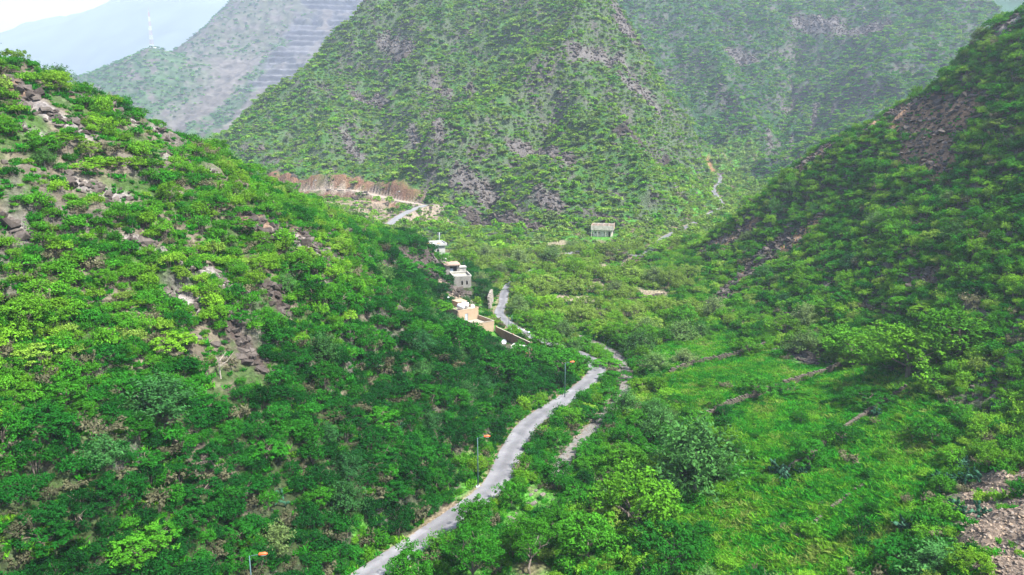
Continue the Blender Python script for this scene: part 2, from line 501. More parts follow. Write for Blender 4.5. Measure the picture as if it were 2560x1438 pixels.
# rock ribs seen between the bushes: (points, half width m, colour, how broken)
WARM = (0.185, 0.115, 0.070)
BROWN, GREY, DARK, OCHRE = (0.115, 0.078, 0.055), (0.185, 0.165, 0.155), (0.060, 0.046, 0.040), (0.30, 0.17, 0.085)
RIBS = [([(0, 205), (40, 225), (70, 255)], 2.0, BROWN), ([(90, 262), (140, 295), (205, 325)], 1.8, GREY), ([(195, 230), (240, 250), (275, 270)], 1.6, BROWN),
        ([(285, 280), (340, 305), (395, 335)], 1.4, GREY), ([(420, 395), (480, 415), (530, 430)], 1.2, GREY), ([(200, 460), (260, 490), (300, 490)], 1.8, GREY),
        ([(640, 560), (700, 585), (760, 600), (840, 640)], 2.4, BROWN), ([(700, 590), (790, 625), (850, 660)], 1.5, GREY), ([(870, 585), (920, 640), (970, 670)], 1.8, OCHRE),
        ([(860, 530), (910, 560), (960, 590)], 1.8, DARK), ([(990, 620), (1050, 660), (1110, 690)], 2.6, DARK), ([(1085, 690), (1120, 720), (1150, 732)], 3.0, DARK),
        ([(480, 670), (540, 700), (580, 720)], 1.6, GREY), ([(650, 700), (690, 720), (700, 760)], 1.4, DARK), ([(585, 845), (620, 880), (650, 920)], 1.6, DARK),
        ([(60, 320), (120, 350)], 1.3, GREY), ([(330, 600), (420, 640)], 1.2, GREY), ([(20, 560), (60, 590)], 1.2, GREY), ([(430, 740), (480, 770)], 1.3, GREY),
        ([(1775, 765), (1830, 715), (1880, 675)], 3.0, DARK), ([(1870, 690), (1940, 640), (2030, 565)], 3.0, OCHRE), ([(1840, 680), (1900, 640), (1960, 600)], 1.8, DARK),
        ([(1770, 620), (1830, 600), (1880, 560)], 2.4, WARM), ([(2250, 275), (2300, 290), (2390, 300)], 5.0, WARM), ([(2390, 120), (2450, 90), (2530, 50)], 3.5, GREY), ([(2010, 410), (2070, 365)], 3.4, WARM),
        ([(2270, 380), (2320, 370), (2360, 420)], 3.4, WARM), ([(2160, 330), (2230, 280)], 3.0, WARM), ([(1970, 875), (2010, 885), (2040, 900)], 2.2, GREY), ([(2280, 700), (2330, 690)], 1.5, BROWN), ([(1950, 800), (2010, 790)], 2.0, DARK),
        ([(1150, 440), (1200, 470), (1230, 520)], 13, GREY), ([(1280, 370), (1340, 390), (1420, 400)], 9, GREY), ([(1170, 530), (1260, 550), (1340, 570)], 11, DARK), ([(1340, 480), (1400, 520)], 8, GREY),
        ([(960, 100), (1020, 130)], 14, GREY), ([(880, 230), (960, 260)], 9, GREY), ([(1080, 200), (1180, 230)], 8, GREY), ([(1440, 130), (1540, 150), (1580, 200)], 10, GREY), ([(1560, 200), (1640, 270)], 10, GREY), ([(1600, 360), (1670, 400)], 7, DARK),
        ([(860, 330), (900, 390)], 8, GREY), ([(1540, 330), (1610, 380)], 6, DARK), ([(1770, 400), (1800, 440)], 8, OCHRE), ([(1500, 545), (1560, 555)], 4.5, BROWN), ([(1030, 320), (1100, 340)], 7, GREY),
        ([(1975, 190), (1985, 240), (1960, 280)], 3.0, GREY), ([(2040, 260), (2035, 310), (2030, 330)], 5.0, GREY), ([(1920, 330), (1925, 365)], 5.0, GREY), ([(1980, 340), (1970, 385)], 2.5, GREY), ([(1820, 130), (1880, 150)], 14, GREY), ([(1560, 60), (1700, 70), (1830, 100)], 22, GREY), ([(2000, 60), (2200, 70)], 22, GREY)]
RIBLINES = [(px_line(p, 2.0), w, c) for p, w, c in RIBS]
RIBLINES = [(pl, w * (.5 if pl[0][1] > 330 else (1.3 if pl[0][0] > 50 else 1)), c if pl[0][1] < 330 else tuple(.55 * k for k in c)) for pl, w, c in RIBLINES]
for (pl, w, c), (pp, _w, _c) in zip(RIBLINES, RIBS):
    L_ = sum(np.hypot(*(pl[i + 1] - pl[i])[:2]) for i in range(len(pl) - 1))
    if L_ > 60: print('rib', pp, round(L_), pl[0].round(), pl[-1].round())
FIELDS = [((1540, 672), 9.0), ((1490, 712), 5.0), ((1400, 748), 6.0), ((1460, 752), 6.0), ((1640, 735), 6.5), ((1590, 725), 4.0), ((1150, 745), 6.0), ((1625, 905), 4.0), ((1400, 610), 6.0)]
FIELDG = [(ground(u, v), r) for (u, v), r in FIELDS]
SCREE_EDGE = [(2560, 1165), (2480, 1180), (2410, 1215), (2390, 1290), (2380, 1360), (2420, 1438), (2440, 1500)]
SCREE_POLY = [tuple(ground(u, min(v, 1437))[:2]) for u, v in SCREE_EDGE[:6]]

TERRACE_POLY = [tuple(G(u, v, z)[:2]) for u, v, z in ((1600, 860, 2.5), (1830, 820, 3.2), (1960, 900, 5), (2130, 920, 6), (2330, 1010, 8), (2420, 1120, 9), (2330, 1230, 8), (2230, 1437, 7), (1700, 1437, 2), (1660, 1300, 2), (1850, 1130, 3), (1690, 1010, 2.8))]
def in_poly(x, y, poly):
    r = np.zeros(np.shape(x), bool); n = len(poly)
    for i in range(n):
        (x1, y1), (x2, y2) = poly[i], poly[(i + 1) % n]
        c = ((y1 > y) != (y2 > y)) & (x < (x2 - x1) * (y - y1) / (y2 - y1 + 1e-12) + x1)
        r ^= c
    return r

def scree_mask(x, y):
    """the bare stony slope: right of the line through these points"""
    d, s, _, _ = poly_dist(x, y, [(p[0], p[1]) for p in SCREE_POLY])
    return sstep(-1.0, 1.5, s * d + 1.2 * fbm(x / 5, y / 5, 2, 301)) * (np.asarray(y) < 101) * (np.asarray(x) > 50)

def mixc(c, col, m):
    return c * (1 - m[..., None]) + np.array(col) * m[..., None]

def land_colour(x, y, z, zn, nz):
    n1 = fbm(x / 9, y / 9, 4, 101); n2 = fbm(x / 2.7, y / 2.7, 3, 111); n3 = fbm(x / 40, y / 40, 3, 121)
    soil = np.array([[.110, .098, .055], [.108, .092, .066], [.062, .052, .040], [.062, .060, .050], [.036, .042, .042]])[zn]
    c = soil * (1 + 0.28 * n2[..., None])
    green = np.array([[.040, .165, .014], [.034, .080, .014], [.016, .052, .010], [.030, .098, .014], [.018, .064, .018]])[zn]
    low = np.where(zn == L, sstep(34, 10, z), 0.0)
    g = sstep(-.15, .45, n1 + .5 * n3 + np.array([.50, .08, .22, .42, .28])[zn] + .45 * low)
    green = green * (1 - .55 * low[..., None])  # lower left hill: dense dark growth, with cloud shade put into the ground colour
    green = green * (1 + .1 * ((zn == F) * sstep(205, 250, y))[..., None])
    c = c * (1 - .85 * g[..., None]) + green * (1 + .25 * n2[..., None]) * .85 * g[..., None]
    cm = crag_mask(x, y) * (zn != F)
    c = mixc(c, (.092, .082, .070), cm * sstep(-.3, .3, n2 + .15) * np.where((zn == L) | (zn == R), .75, .35))
    ter = in_poly(x, y, TERRACE_POLY)
    c = np.where(ter[..., None], np.array((.022, .125, .010)) * (1 + .3 * n2[..., None]) + np.array((.05, .03, .0)) * sstep(.1, .5, n1)[..., None], c)
    steep = sstep(.70, .52, nz) * (zn != F)
    c = mixc(c, (.085, .078, .070), steep * np.where(zn == C, .5, .8))
    for pl, w, col in RIBLINES:
        cx, cy = np.mean([p[0] for p in pl]), np.mean([p[1] for p in pl])
        rad = w * 2.2 + max(np.hypot(p[0] - cx, p[1] - cy) for p in pl)
        near = np.nonzero(np.hypot(x - cx, y - cy) < rad + 2)
        if len(near[0]) == 0: continue
        d, _, _, _ = poly_dist(x[near], y[near], pl)
        m = sstep(1.25, .55, d / w + .55 * n2[near] + .35 * n1[near])
        cc = np.array(col) * (1 + .35 * n2[near][:, None])
        c[near] = c[near] * (1 - m[:, None]) + cc * m[:, None]
    for p, r in FIELDG:
        d = np.hypot(x - p[0], (y - p[1]) * .75)
        c = mixc(c, (.21, .165, .12), sstep(1.15, .8, d / r + .3 * n1) * .9)
    d, s, _, t = poly_dist(x, y, TRACK)
    cut = sstep(2.6, 4.5, d + n2) * sstep(1, .92, t) * sstep(0, .04, t)
    lump = np.maximum.reduce([sstep(a - .02, a + .03, t) * sstep(b + .02, b - .05, t) for a, b in ((.02, .37), (.42, .63), (.68, .96))])
    cut = cut * (.45 + .55 * lump)
    c = mixc(c, np.array((.165, .080, .050)), cut * (.75 + .25 * n2) * np.where(s > 0, sstep(13, 9, d + 2 * n1), sstep(11, 8, d + 2 * n1)) * (d < 20))
    c = mixc(c, (.23, .175, .13), np.where(s < 0, sstep(44, 26, d + 9 * n1) * sstep(9, 11, d), 0) * (t > .1) * .75)
    c = mixc(c, (.26, .21, .17), sstep(4.4, 2.6, d + .5 * n2) * .9)
    d, s, _, t = poly_dist(x, y, BENCH); c = mixc(c, (.26, .19, .14), sstep(5, 3, d + n2) * .8)
    d, s, _, t = poly_dist(x, y, RAMP); c = mixc(c, (.22, .18, .14), sstep(9, 4, d + 2 * n1) * .75)
    d, s, _, t = poly_dist(x, y, WADI); c = mixc(c, (.11, .10, .08), sstep(3.0, 1.6, d + 1.2 * n1) * .85)
    d, s, _, t = poly_dist(x, y, ROAD); c = mixc(c, (.20, .15, .10), sstep(3.8, 2.6, d + .7 * n1) * .7)
    c = mixc(c, (.130, .100, .076), scree_mask(x, y))
    return np.clip(c, .01, .6)

def ground_material(name, stone=1.0, grain=1.1):
    m, nt, out = new_mat(name)
    b = N(nt, "ShaderNodeBsdfPrincipled"); b.inputs["Roughness"].default_value = .95; b.inputs["Specular IOR Level"].default_value = .1
    at = N(nt, "ShaderNodeAttribute"); at.attribute_name = "soil"
    geo = N(nt, "ShaderNodeNewGeometry")
    n1 = N(nt, "ShaderNodeTexNoise"); n1.inputs["Scale"].default_value = grain; n1.inputs["Detail"].default_value = 8; n1.inputs["Roughness"].default_value = .72
    n2 = N(nt, "ShaderNodeTexVoronoi"); n2.inputs["Scale"].default_value = 1.6 * stone
    nt.links.new(geo.outputs["Position"], n1.inputs["Vector"]); nt.links.new(geo.outputs["Position"], n2.inputs["Vector"])
    mr = N(nt, "ShaderNodeMapRange"); mr.inputs[1].default_value = .25; mr.inputs[2].default_value = .75; mr.inputs[3].default_value = .55; mr.inputs[4].default_value = 1.5
    nt.links.new(n1.outputs["Fac"], mr.inputs[0])
    mul = N(nt, "ShaderNodeMix", data_type='RGBA', blend_type='MULTIPLY'); mul.inputs["Factor"].default_value = 1
    cmb = N(nt, "ShaderNodeCombineColor")
    for k in range(3): nt.links.new(mr.outputs[0], cmb.inputs[k])
    nt.links.new(at.outputs["Color"], mul.inputs["A"]); nt.links.new(cmb.outputs[0], mul.inputs["B"])
    bw = N(nt, "ShaderNodeSeparateColor"); nt.links.new(n2.outputs["Color"], bw.inputs[0])
    mr2 = N(nt, "ShaderNodeMapRange"); mr2.inputs[3].default_value = .72; mr2.inputs[4].default_value = 1.28
    nt.links.new(bw.outputs[0], mr2.inputs[0])
    mul2 = N(nt, "ShaderNodeMix", data_type='RGBA', blend_type='MULTIPLY'); mul2.inputs["Factor"].default_value = 1
    cmb2 = N(nt, "ShaderNodeCombineColor")
    for k in range(3): nt.links.new(mr2.outputs[0], cmb2.inputs[k])
    nt.links.new(mul.outputs["Result"], mul2.inputs["A"]); nt.links.new(cmb2.outputs[0], mul2.inputs["B"])
    nt.links.new(mul2.outputs["Result"], b.inputs["Base Color"])
    add = N(nt, "ShaderNodeMath", operation='ADD'); nt.links.new(n1.outputs["Fac"], add.inputs[0]); nt.links.new(n2.outputs["Distance"], add.inputs[1])
    bp = N(nt, "ShaderNodeBump"); bp.inputs["Strength"].default_value = .8; bp.inputs["Distance"].default_value = .5
    nt.links.new(add.outputs[0], bp.inputs["Height"]); nt.links.new(bp.outputs[0], b.inputs["Normal"])
    nt.links.new(b.outputs[0], out.inputs[0])
    return m
GROUND = ground_material("soil_and_rock")

def add_colour(me, c):
    a = me.color_attributes.new("soil", 'FLOAT_COLOR', 'POINT')
    a.data.foreach_set("color", np.c_[c.reshape(-1, 3), np.ones(c.size // 3)].astype(np.float32).ravel())

GNZ = normal_z(GX, GY)
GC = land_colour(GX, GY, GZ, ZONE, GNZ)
_idx = np.arange(NR * NCOL).reshape(NR, NCOL)
_q = np.stack([_idx[:-1, :-1], _idx[:-1, 1:], _idx[1:, 1:], _idx[1:, :-1]], -1).reshape(-1, 4)
_fz = ZONE[:-1, :-1].ravel()
_co = np.stack([GX, GY, GZ], -1).reshape(-1, 3)
for k, nm in enumerate(("valley_floor", "left_hillside", "right_hillside", "central_mountain", "far_hillside")):
    q = _q[_fz == k]
    used, inv = np.unique(q, return_inverse=True)
    me = fast_mesh(nm, _co[used], inv.reshape(-1, 4), [GROUND], True)
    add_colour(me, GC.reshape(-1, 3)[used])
    tag(obj(nm, me), kind="structure")

# ------------------------------------------------------------------ road, stream bed and tracks
def ribbon(name, pl, w, mat, dz, rough_edge=0.0, follow=False, crown=0.0):
    v, f = [], []
    K = (-1, -.8, -.4, 0, .4, .8, 1)
    for i, p in enumerate(pl):
        t = pl[min(i + 1, len(pl) - 1)] - pl[max(i - 1, 0)]
        n = np.array([-t[1], t[0]]) / max(np.hypot(t[0], t[1]), 1e-6)
        for k in K:
            e = (w(p) if callable(w) else w) * k * (1 + (rough_edge * float(fbm(p[0] / 2.5 + 9 * k, p[1] / 2.5, 2, 401)) if abs(k) == 1 else 0))
            x, y = p[0] + n[0] * e, p[1] + n[1] * e
            z = float(H(x, y)) if follow else p[2]
            v.append((x, y, z + dz + crown * (1 - k * k)))
    m = len(K)
    for i in range(len(pl) - 1):
        for k in range(m - 1):
            a = i * m + k
            f.append((a + 1, a, a + m, a + m + 1))
    me = mesh_from(name, v, f, [mat], True)
    at = me.color_attributes.new("edge", 'FLOAT_COLOR', 'POINT'); at.data.foreach_set("color", np.array([[abs(k)] * 3 + [1] for _ in pl for k in K], np.float32).ravel())
    return tag(obj(name, me), kind="structure")

def road_material():
    m, nt, out = new_mat("worn_asphalt")
    b = N(nt, "ShaderNodeBsdfPrincipled"); b.inputs["Roughness"].default_value = .85; b.inputs["Specular IOR Level"].default_value = .25
    geo = N(nt, "ShaderNodeNewGeometry")
    a = N(nt, "ShaderNodeTexNoise"); a.inputs["Scale"].default_value = .35; a.inputs["Detail"].default_value = 7; a.inputs["Roughness"].default_value = .65
    g = N(nt, "ShaderNodeTexNoise"); g.inputs["Scale"].default_value = 9; g.inputs["Detail"].default_value = 3
    for n in (a, g): nt.links.new(geo.outputs["Position"], n.inputs["Vector"])
    r = N(nt, "ShaderNodeValToRGB"); r.color_ramp.elements[0].position = .3; r.color_ramp.elements[0].color = (.100, .098, .104, 1)
    r.color_ramp.elements[1].position = .72; r.color_ramp.elements[1].color = (.175, .172, .178, 1)
    nt.links.new(a.outputs["Fac"], r.inputs[0])
    mx = N(nt, "ShaderNodeMix", data_type='RGBA', blend_type='OVERLAY'); mx.inputs["Factor"].default_value = .35
    nt.links.new(r.outputs[0], mx.inputs["A"]); nt.links.new(g.outputs["Color"], mx.inputs["B"])
    # dusty, broken shoulders, paler wheel paths and darker repairs
    ed = N(nt, "ShaderNodeAttribute"); ed.attribute_name = "edge"
    es = N(nt, "ShaderNodeSeparateColor"); nt.links.new(ed.outputs["Color"], es.inputs[0])
    p = N(nt, "ShaderNodeTexNoise"); p.inputs["Scale"].default_value = 1.3; p.inputs["Detail"].default_value = 6; nt.links.new(geo.outputs["Position"], p.inputs["Vector"])
    ad = N(nt, "ShaderNodeMath", operation='ADD'); nt.links.new(es.outputs[0], ad.inputs[0]); nt.links.new(p.outputs["Fac"], ad.inputs[1])
    er = N(nt, "ShaderNodeMapRange"); er.inputs[1].default_value = 1.42; er.inputs[2].default_value = 1.6; nt.links.new(ad.outputs[0], er.inputs[0])
    dm = N(nt, "ShaderNodeMix", data_type='RGBA'); dm.inputs["B"].default_value = (.155, .120, .085, 1); nt.links.new(er.outputs[0], dm.inputs["Factor"]); nt.links.new(mx.outputs["Result"], dm.inputs["A"])
    wv = N(nt, "ShaderNodeMapRange"); wv.inputs[1].default_value = .15; wv.inputs[2].default_value = .5; wv.inputs[3].default_value = .86; wv.inputs[4].default_value = 1.12; nt.links.new(es.outputs[0], wv.inputs[0])
    vo = N(nt, "ShaderNodeTexVoronoi"); vo.inputs["Scale"].default_value = .22; nt.links.new(geo.outputs["Position"], vo.inputs["Vector"])
    vs_ = N(nt, "ShaderNodeSeparateColor"); nt.links.new(vo.outputs["Color"], vs_.inputs[0])
    vr = N(nt, "ShaderNodeMapRange"); vr.inputs[3].default_value = .82; vr.inputs[4].default_value = 1.1; nt.links.new(vs_.outputs[0], vr.inputs[0])
    ml = N(nt, "ShaderNodeMath", operation='MULTIPLY'); nt.links.new(wv.outputs[0], ml.inputs[0]); nt.links.new(vr.outputs[0], ml.inputs[1])
    cc = N(nt, "ShaderNodeCombineColor"); [nt.links.new(ml.outputs[0], cc.inputs[k]) for k in range(3)]
    fm = N(nt, "ShaderNodeMix", data_type='RGBA', blend_type='MULTIPLY'); fm.inputs["Factor"].default_value = 1; nt.links.new(dm.outputs["Result"], fm.inputs["A"]); nt.links.new(cc.outputs[0], fm.inputs["B"])
    nt.links.new(fm.outputs["Result"], b.inputs["Base Color"]); nt.links.new(b.outputs[0], out.inputs[0])
    return m
ASPHALT = road_material()
DIRT = plain("pale_dirt", (.25, .205, .165), .95, .25, .6)
GRAVELBED = plain("stream_gravel", (.125, .118, .108), .95, .35, 1.6, bump=.6)
ribbon("road", ROAD, lambda p: 2.25 - .7 * float(sstep(170, 240, p[1])), ASPHALT, 0.0, .03, crown=.04)
ribbon("stream_bed", WADI, 1.25, GRAVELBED, 0.0, .14)
ribbon("dirt_track", TRACK, 2.6, DIRT, 0.0, .2)
ribbon("ramp_road", RAMP, 2.2, plain("grey_asphalt", (.17, .168, .17), .85, .15, .3), 0.0, .05)
# ------------------------------------------------------------------ quarried hill with the mast, far ridges, haze
QC = []
QS = 1.5
def PQ(u, v, Y): return P(u, v, Y * QS)
def qp(*pts):
    for p in pts: QC.append(tuple(map(float, p)))
qp(PQ(380, 119, 1200), PQ(345, 133, 1195), PQ(280, 163, 1180), PQ(170, 208, 1150), PQ(100, 235, 1130), PQ(420, 128, 1215), PQ(452, 140, 1225), PQ(380, 200, 1130), PQ(300, 250, 1080), PQ(400, 300, 1040), PQ(430, 330, 1020), PQ(250, 300, 1040), PQ(200, 340, 1010),
   PQ(470, 112, 1310), PQ(490, 93, 1325), PQ(525, 66, 1340), PQ(600, 38, 1380), PQ(680, -6, 1420), PQ(470, 145, 1240), PQ(560, 138, 1250), PQ(640, 128, 1270),
   PQ(450, 230, 1120), PQ(470, 320, 1025), PQ(520, 380, 980), PQ(560, 160, 1222), PQ(600, 230, 1130), PQ(560, 300, 1060), PQ(600, 330, 1020), PQ(680, 230, 1110), PQ(650, 180, 1180), PQ(720, 120, 1280), PQ(760, 60, 1350), PQ(850, 60, 1360), PQ(850, 0, 1420), PQ(950, 0, 1420), PQ(820, 120, 1270), PQ(740, 200, 1150), PQ(700, 20, 1400), PQ(600, 90, 1330), PQ(700, 260, 1080), PQ(620, 300, 1050),
   PQ(620, -40, 1480), PQ(900, -80, 1520), PQ(300, 200, 1330), PQ(380, 160, 1330), PQ(425, 160, 1300), PQ(760, -40, 1450), PQ(860, -70, 1480), PQ(680, -60, 1500), PQ(200, 200, 1280), PQ(100, 260, 1250), PQ(0, 300, 1200), PQ(0, 330, 1050), (-1050, 2100, 70), (-960, 2000, 110))
QPTS = np.array(QC)
QRBF = RBF(QPTS, 20.0)
qx = np.linspace(-1395, -135, 340); qy = np.linspace(1395, 2260, 240)
QX, QY = np.meshgrid(qx, qy)
def quarry_height(x, y):
    z = QRBF(x, y)
    bx0 = -579 + 0.05 * (y - 1725)                                    # left edge of the benches
    bench = sstep(-12, 14, x - bx0 + 30 * fbm(x / 80, y / 80, 3, 505)) * sstep(1680, 1725, y)
    rough = ((ridged(x / 70, y / 80, 3, 511) - .55) * 9 + (ridged(x / 30, y / 30, 4, 515) - .5) * 6) * (1 - .9 * bench) * sstep(1410, 1515, y)
    z = z + rough * np.where(np.hypot(x + 818, y - 1800) < 60, .25, 1.0)
    step = 15.5
    zz = z + 9.0 * fbm(x / 130, y / 130, 3, 507)
    zz = zz + 7 * np.sin(zz / 31.0) + 4 * np.sin(zz / 11.0 + x / 90)
    bench = bench * (1 - .75 * sstep(.15, .5, fbm(x / 55, y / 70, 3, 541)))
    k = np.floor(zz / step); fr = zz / step - k
    zb = (k + sstep(.42, .88, fr)) * step + 1.6 * fbm(x / 14, y / 14, 3, 509)
    return z * (1 - bench) + zb * bench, bench
QZ, QB = quarry_height(QX, QY)
def HQ(x, y):
    i = np.clip((np.asarray(x) - qx[0]) / (qx[1] - qx[0]), 0, len(qx) - 1.001); j = np.clip((np.asarray(y) - qy[0]) / (qy[1] - qy[0]), 0, len(qy) - 1.001)
    i0, j0 = i.astype(int), j.astype(int); a, b = i - i0, j - j0
    return (QZ[j0, i0] * (1 - a) + QZ[j0, i0 + 1] * a) * (1 - b) + (QZ[j0 + 1, i0] * (1 - a) + QZ[j0 + 1, i0 + 1] * a) * b
def quarry_green(x, y):
    """1 where bushes and grass hold, 0 on cut rock and scree"""
    _, b = quarry_height(x, y)
    mast = sstep(285, 180, np.hypot(x + 915, (y - 1695)))
    strip = 0.0
    for pl, w in ((QSTRIP, 24), (QSTRIP2, 18)):
        d, _, _, _ = poly_dist(x, y, pl); strip = np.maximum(strip, sstep(1.2, .7, d / w + .4 * fbm(x / 20, y / 20, 2, 521)))
    top = sstep(200, 235, QRBF(x, y)) * sstep(-450, -555, x) * .4
    return np.clip(np.maximum(np.maximum(mast, strip), top), 0, 1) * (1 - b)
QSTRIP = [tuple(PQ(710, 100, 1300)[:2]), tuple(PQ(660, 160, 1200)[:2]), tuple(PQ(610, 220, 1130)[:2]), tuple(PQ(560, 270, 1075)[:2]), tuple(PQ(490, 330, 1020)[:2])]
QSTRIP2 = [tuple(PQ(560, 290, 1060)[:2]), tuple(PQ(520, 320, 1030)[:2]), tuple(PQ(480, 345, 1005)[:2])]
n1 = fbm(QX / 30, QY / 30, 4, 531); n2 = fbm(QX / 9, QY / 9, 3, 533)
gy_, gx_ = np.gradient(QZ, qy[1] - qy[0], qx[1] - qx[0])
qs = np.hypot(gx_, gy_)
qc = np.ones(QX.shape + (3,)) * np.array((.078, .068, .060)) * (1 + .22 * n2[..., None] + .15 * n1[..., None])
qc = mixc(qc, (.066, .052, .044), sstep(1935, 1980, QY) * sstep(-420, -495, QX) * sstep(-.3, .4, n1 + .25))
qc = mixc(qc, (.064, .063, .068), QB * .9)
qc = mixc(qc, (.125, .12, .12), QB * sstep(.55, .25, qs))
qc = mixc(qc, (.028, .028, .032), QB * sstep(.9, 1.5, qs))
qc = mixc(qc, (.026, .058, .018), quarry_green(QX, QY) * sstep(-.35, .2, n1 + .2) * .9)
qc = np.clip(qc, .02, .6)
_i = np.arange(QX.size).reshape(QX.shape)
_qq = np.stack([_i[:-1, :-1], _i[:-1, 1:], _i[1:, 1:], _i[1:, :-1]], -1).reshape(-1, 4)
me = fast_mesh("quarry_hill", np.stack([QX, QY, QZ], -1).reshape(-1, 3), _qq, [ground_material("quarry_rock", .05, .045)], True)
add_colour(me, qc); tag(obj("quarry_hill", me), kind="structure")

def far_ridge(name, prof, Y, depth, foot, amp, seed, colour, nx=150, ny=40):
    """a whole mountain behind a ridge line given in photograph points at distance Y"""
    pr = np.array([P(u, v, Y) for u, v in prof])
    x = np.linspace(pr[0, 0], pr[-1, 0], nx); y = np.linspace(Y - depth, Y + depth, ny)
    X, Yy = np.meshgrid(x, y)
    top = np.interp(X, pr[:, 0], pr[:, 2])
    k = 1 - np.abs(Yy - Y) / depth
    Z = foot + (top - foot) * np.clip(k, 0, 1) ** .9
    Z = Z + amp * (ridged(X / (amp * 9), Yy / (amp * 8), 4, seed) - .6) * np.clip(1 - k, 0.08, 1) * 2 + amp * .12 * fbm(X / (amp * 1.1), Yy / (amp * 1.1), 3, seed + 5)
    i = np.arange(X.size).reshape(X.shape)
    q = np.stack([i[:-1, :-1], i[:-1, 1:], i[1:, 1:], i[1:, :-1]], -1).reshape(-1, 4)
    me = fast_mesh(name, np.stack([X, Yy, Z], -1).reshape(-1, 3), q, [GROUND], True)
    c = np.ones(X.shape + (3,)) * np.array(colour) * (1 + .5 * fbm(X / (amp * 2), Yy / (amp * 2), 4, seed + 9)[..., None])
    add_colour(me, np.clip(c, .01, .5)); tag(obj(name, me), kind="structure")
    return pr
far_ridge("distant_mountain", [(-700, 150), (-300, 120), (-60, 110), (0, 80), (50, 66), (75, 52), (130, 38), (180, 36), (240, 20), (290, -6), (360, -30), (460, -60), (600, -90), (900, -110), (1400, -60)], 6400, 2400, -2, 120, 611, (.05, .065, .05))
far_ridge("ridge_beyond_far_hillside", [(1500, 120), (1900, 20), (2300, -60), (2560, -120), (2900, -160)], 1350, 330, 20, 24, 641, (.03, .075, .04))
gm = plain("plain_beyond", (.12, .14, .07), .95, .3, .01)
pm = MB(); pm.v = [(-8300, 30, -3.5), (3000, 30, -3.5), (3000, 11900, -3.5), (-8300, 11900, -3.5)]; pm.f = [(0, 1, 2, 3)]
tag(pm.build("ground", gm), kind="structure")

# the humid air of the valley
HAZE_DENSITY = 1.7e-4
hz, nt, out = new_mat("humid_air")
pv = N(nt, "ShaderNodeVolumePrincipled")
pv.inputs["Color"].default_value = (.70, .80, 1.0, 1); pv.inputs["Density"].default_value = HAZE_DENSITY; pv.inputs["Anisotropy"].default_value = .25
nt.links.new(pv.outputs[0], out.inputs["Volume"])
hb = MB().box(-8500, 3200, -400, 12000, -5, 2300)
tag(hb.build("haze", hz), kind="stuff")
# ------------------------------------------------------------------ leaf and bark materials
def leaf_material(name, ramp, translucent=.28, jitter=.45):
    m, nt, out = new_mat(name)
    at = N(nt, "ShaderNodeAttribute"); at.attribute_name = "tint"; at.attribute_type = 'INSTANCER'
    lv = N(nt, "ShaderNodeAttribute"); lv.attribute_name = "leaf"
    oi = N(nt, "ShaderNodeObjectInfo")
    cr = N(nt, "ShaderNodeValToRGB")
    e = cr.color_ramp.elements
    e[0].position, e[0].color = ramp[0][0], (*ramp[0][1], 1); e[1].position, e[1].color = ramp[-1][0], (*ramp[-1][1], 1)
    for p, c in ramp[1:-1]:
        k = e.new(p); k.color = (*c, 1)
    nt.links.new(at.outputs["Fac"], cr.inputs[0])
    sc = N(nt, "ShaderNodeSeparateColor"); nt.links.new(lv.outputs["Color"], sc.inputs[0])
    # leaf-to-leaf and plant-to-plant differences of value
    mr = N(nt, "ShaderNodeMapRange"); mr.inputs[3].default_value = 1 - jitter; mr.inputs[4].default_value = 1 + jitter
    nt.links.new(sc.outputs[0], mr.inputs[0])
    mr2 = N(nt, "ShaderNodeMapRange"); mr2.inputs[3].default_value = .78; mr2.inputs[4].default_value = 1.28
    nt.links.new(oi.outputs["Random"], mr2.inputs[0])
    mu = N(nt, "ShaderNodeMath", operation='MULTIPLY'); nt.links.new(mr.outputs[0], mu.inputs[0]); nt.links.new(mr2.outputs[0], mu.inputs[1])
    cb = N(nt, "ShaderNodeCombineColor")
    for k in range(3): nt.links.new(mu.outputs[0], cb.inputs[k])
    mx = N(nt, "ShaderNodeMix", data_type='RGBA', blend_type='MULTIPLY'); mx.inputs["Factor"].default_value = 1
    nt.links.new(cr.outputs[0], mx.inputs["A"]); nt.links.new(cb.outputs[0], mx.inputs["B"])
    d = N(nt, "ShaderNodeBsdfDiffuse"); t = N(nt, "ShaderNodeBsdfTranslucent")
    nt.links.new(mx.outputs["Result"], d.inputs[0]); nt.links.new(mx.outputs["Result"], t.inputs[0])
    ms = N(nt, "ShaderNodeMixShader"); ms.inputs[0].default_value = translucent
    nt.links.new(d.outputs[0], ms.inputs[1]); nt.links.new(t.outputs[0], ms.inputs[2])
    nt.links.new(ms.outputs[0], out.inputs[0])
    return m
GREENS = [(0.0, (.006, .046, .008)), (.2, (.010, .085, .010)), (.4, (.026, .145, .010)), (.6, (.068, .210, .013)), (.8, (.130, .265, .018)), (1.0, (.165, .230, .050))]
LEAF = leaf_material("green_leaves", GREENS)
GRASSLEAF = leaf_material("grass_blades", [(0.0, (.012, .110, .012)), (.5, (.030, .215, .012)), (.8, (.110, .260, .014)), (1.0, (.170, .230, .050))], .5)
OLIVE = leaf_material("olive_leaves", [(0.0, (.024, .100, .028)), (.5, (.066, .170, .034)), (1.0, (.140, .195, .065))])
DRY = leaf_material("dry_twigs", [(0.0, (.060, .062, .034)), (1.0, (.135, .130, .070))], .15)
CACTUSM = leaf_material("cactus_skin", [(0.0, (.016, .065, .035)), (1.0, (.050, .125, .070))], .05, .3)
BARK = plain("grey_bark", (.150, .120, .095), .9, .35, 3.0)
PALEBARK = plain("pale_bark", (.27, .235, .20), .9, .3, 3.0)

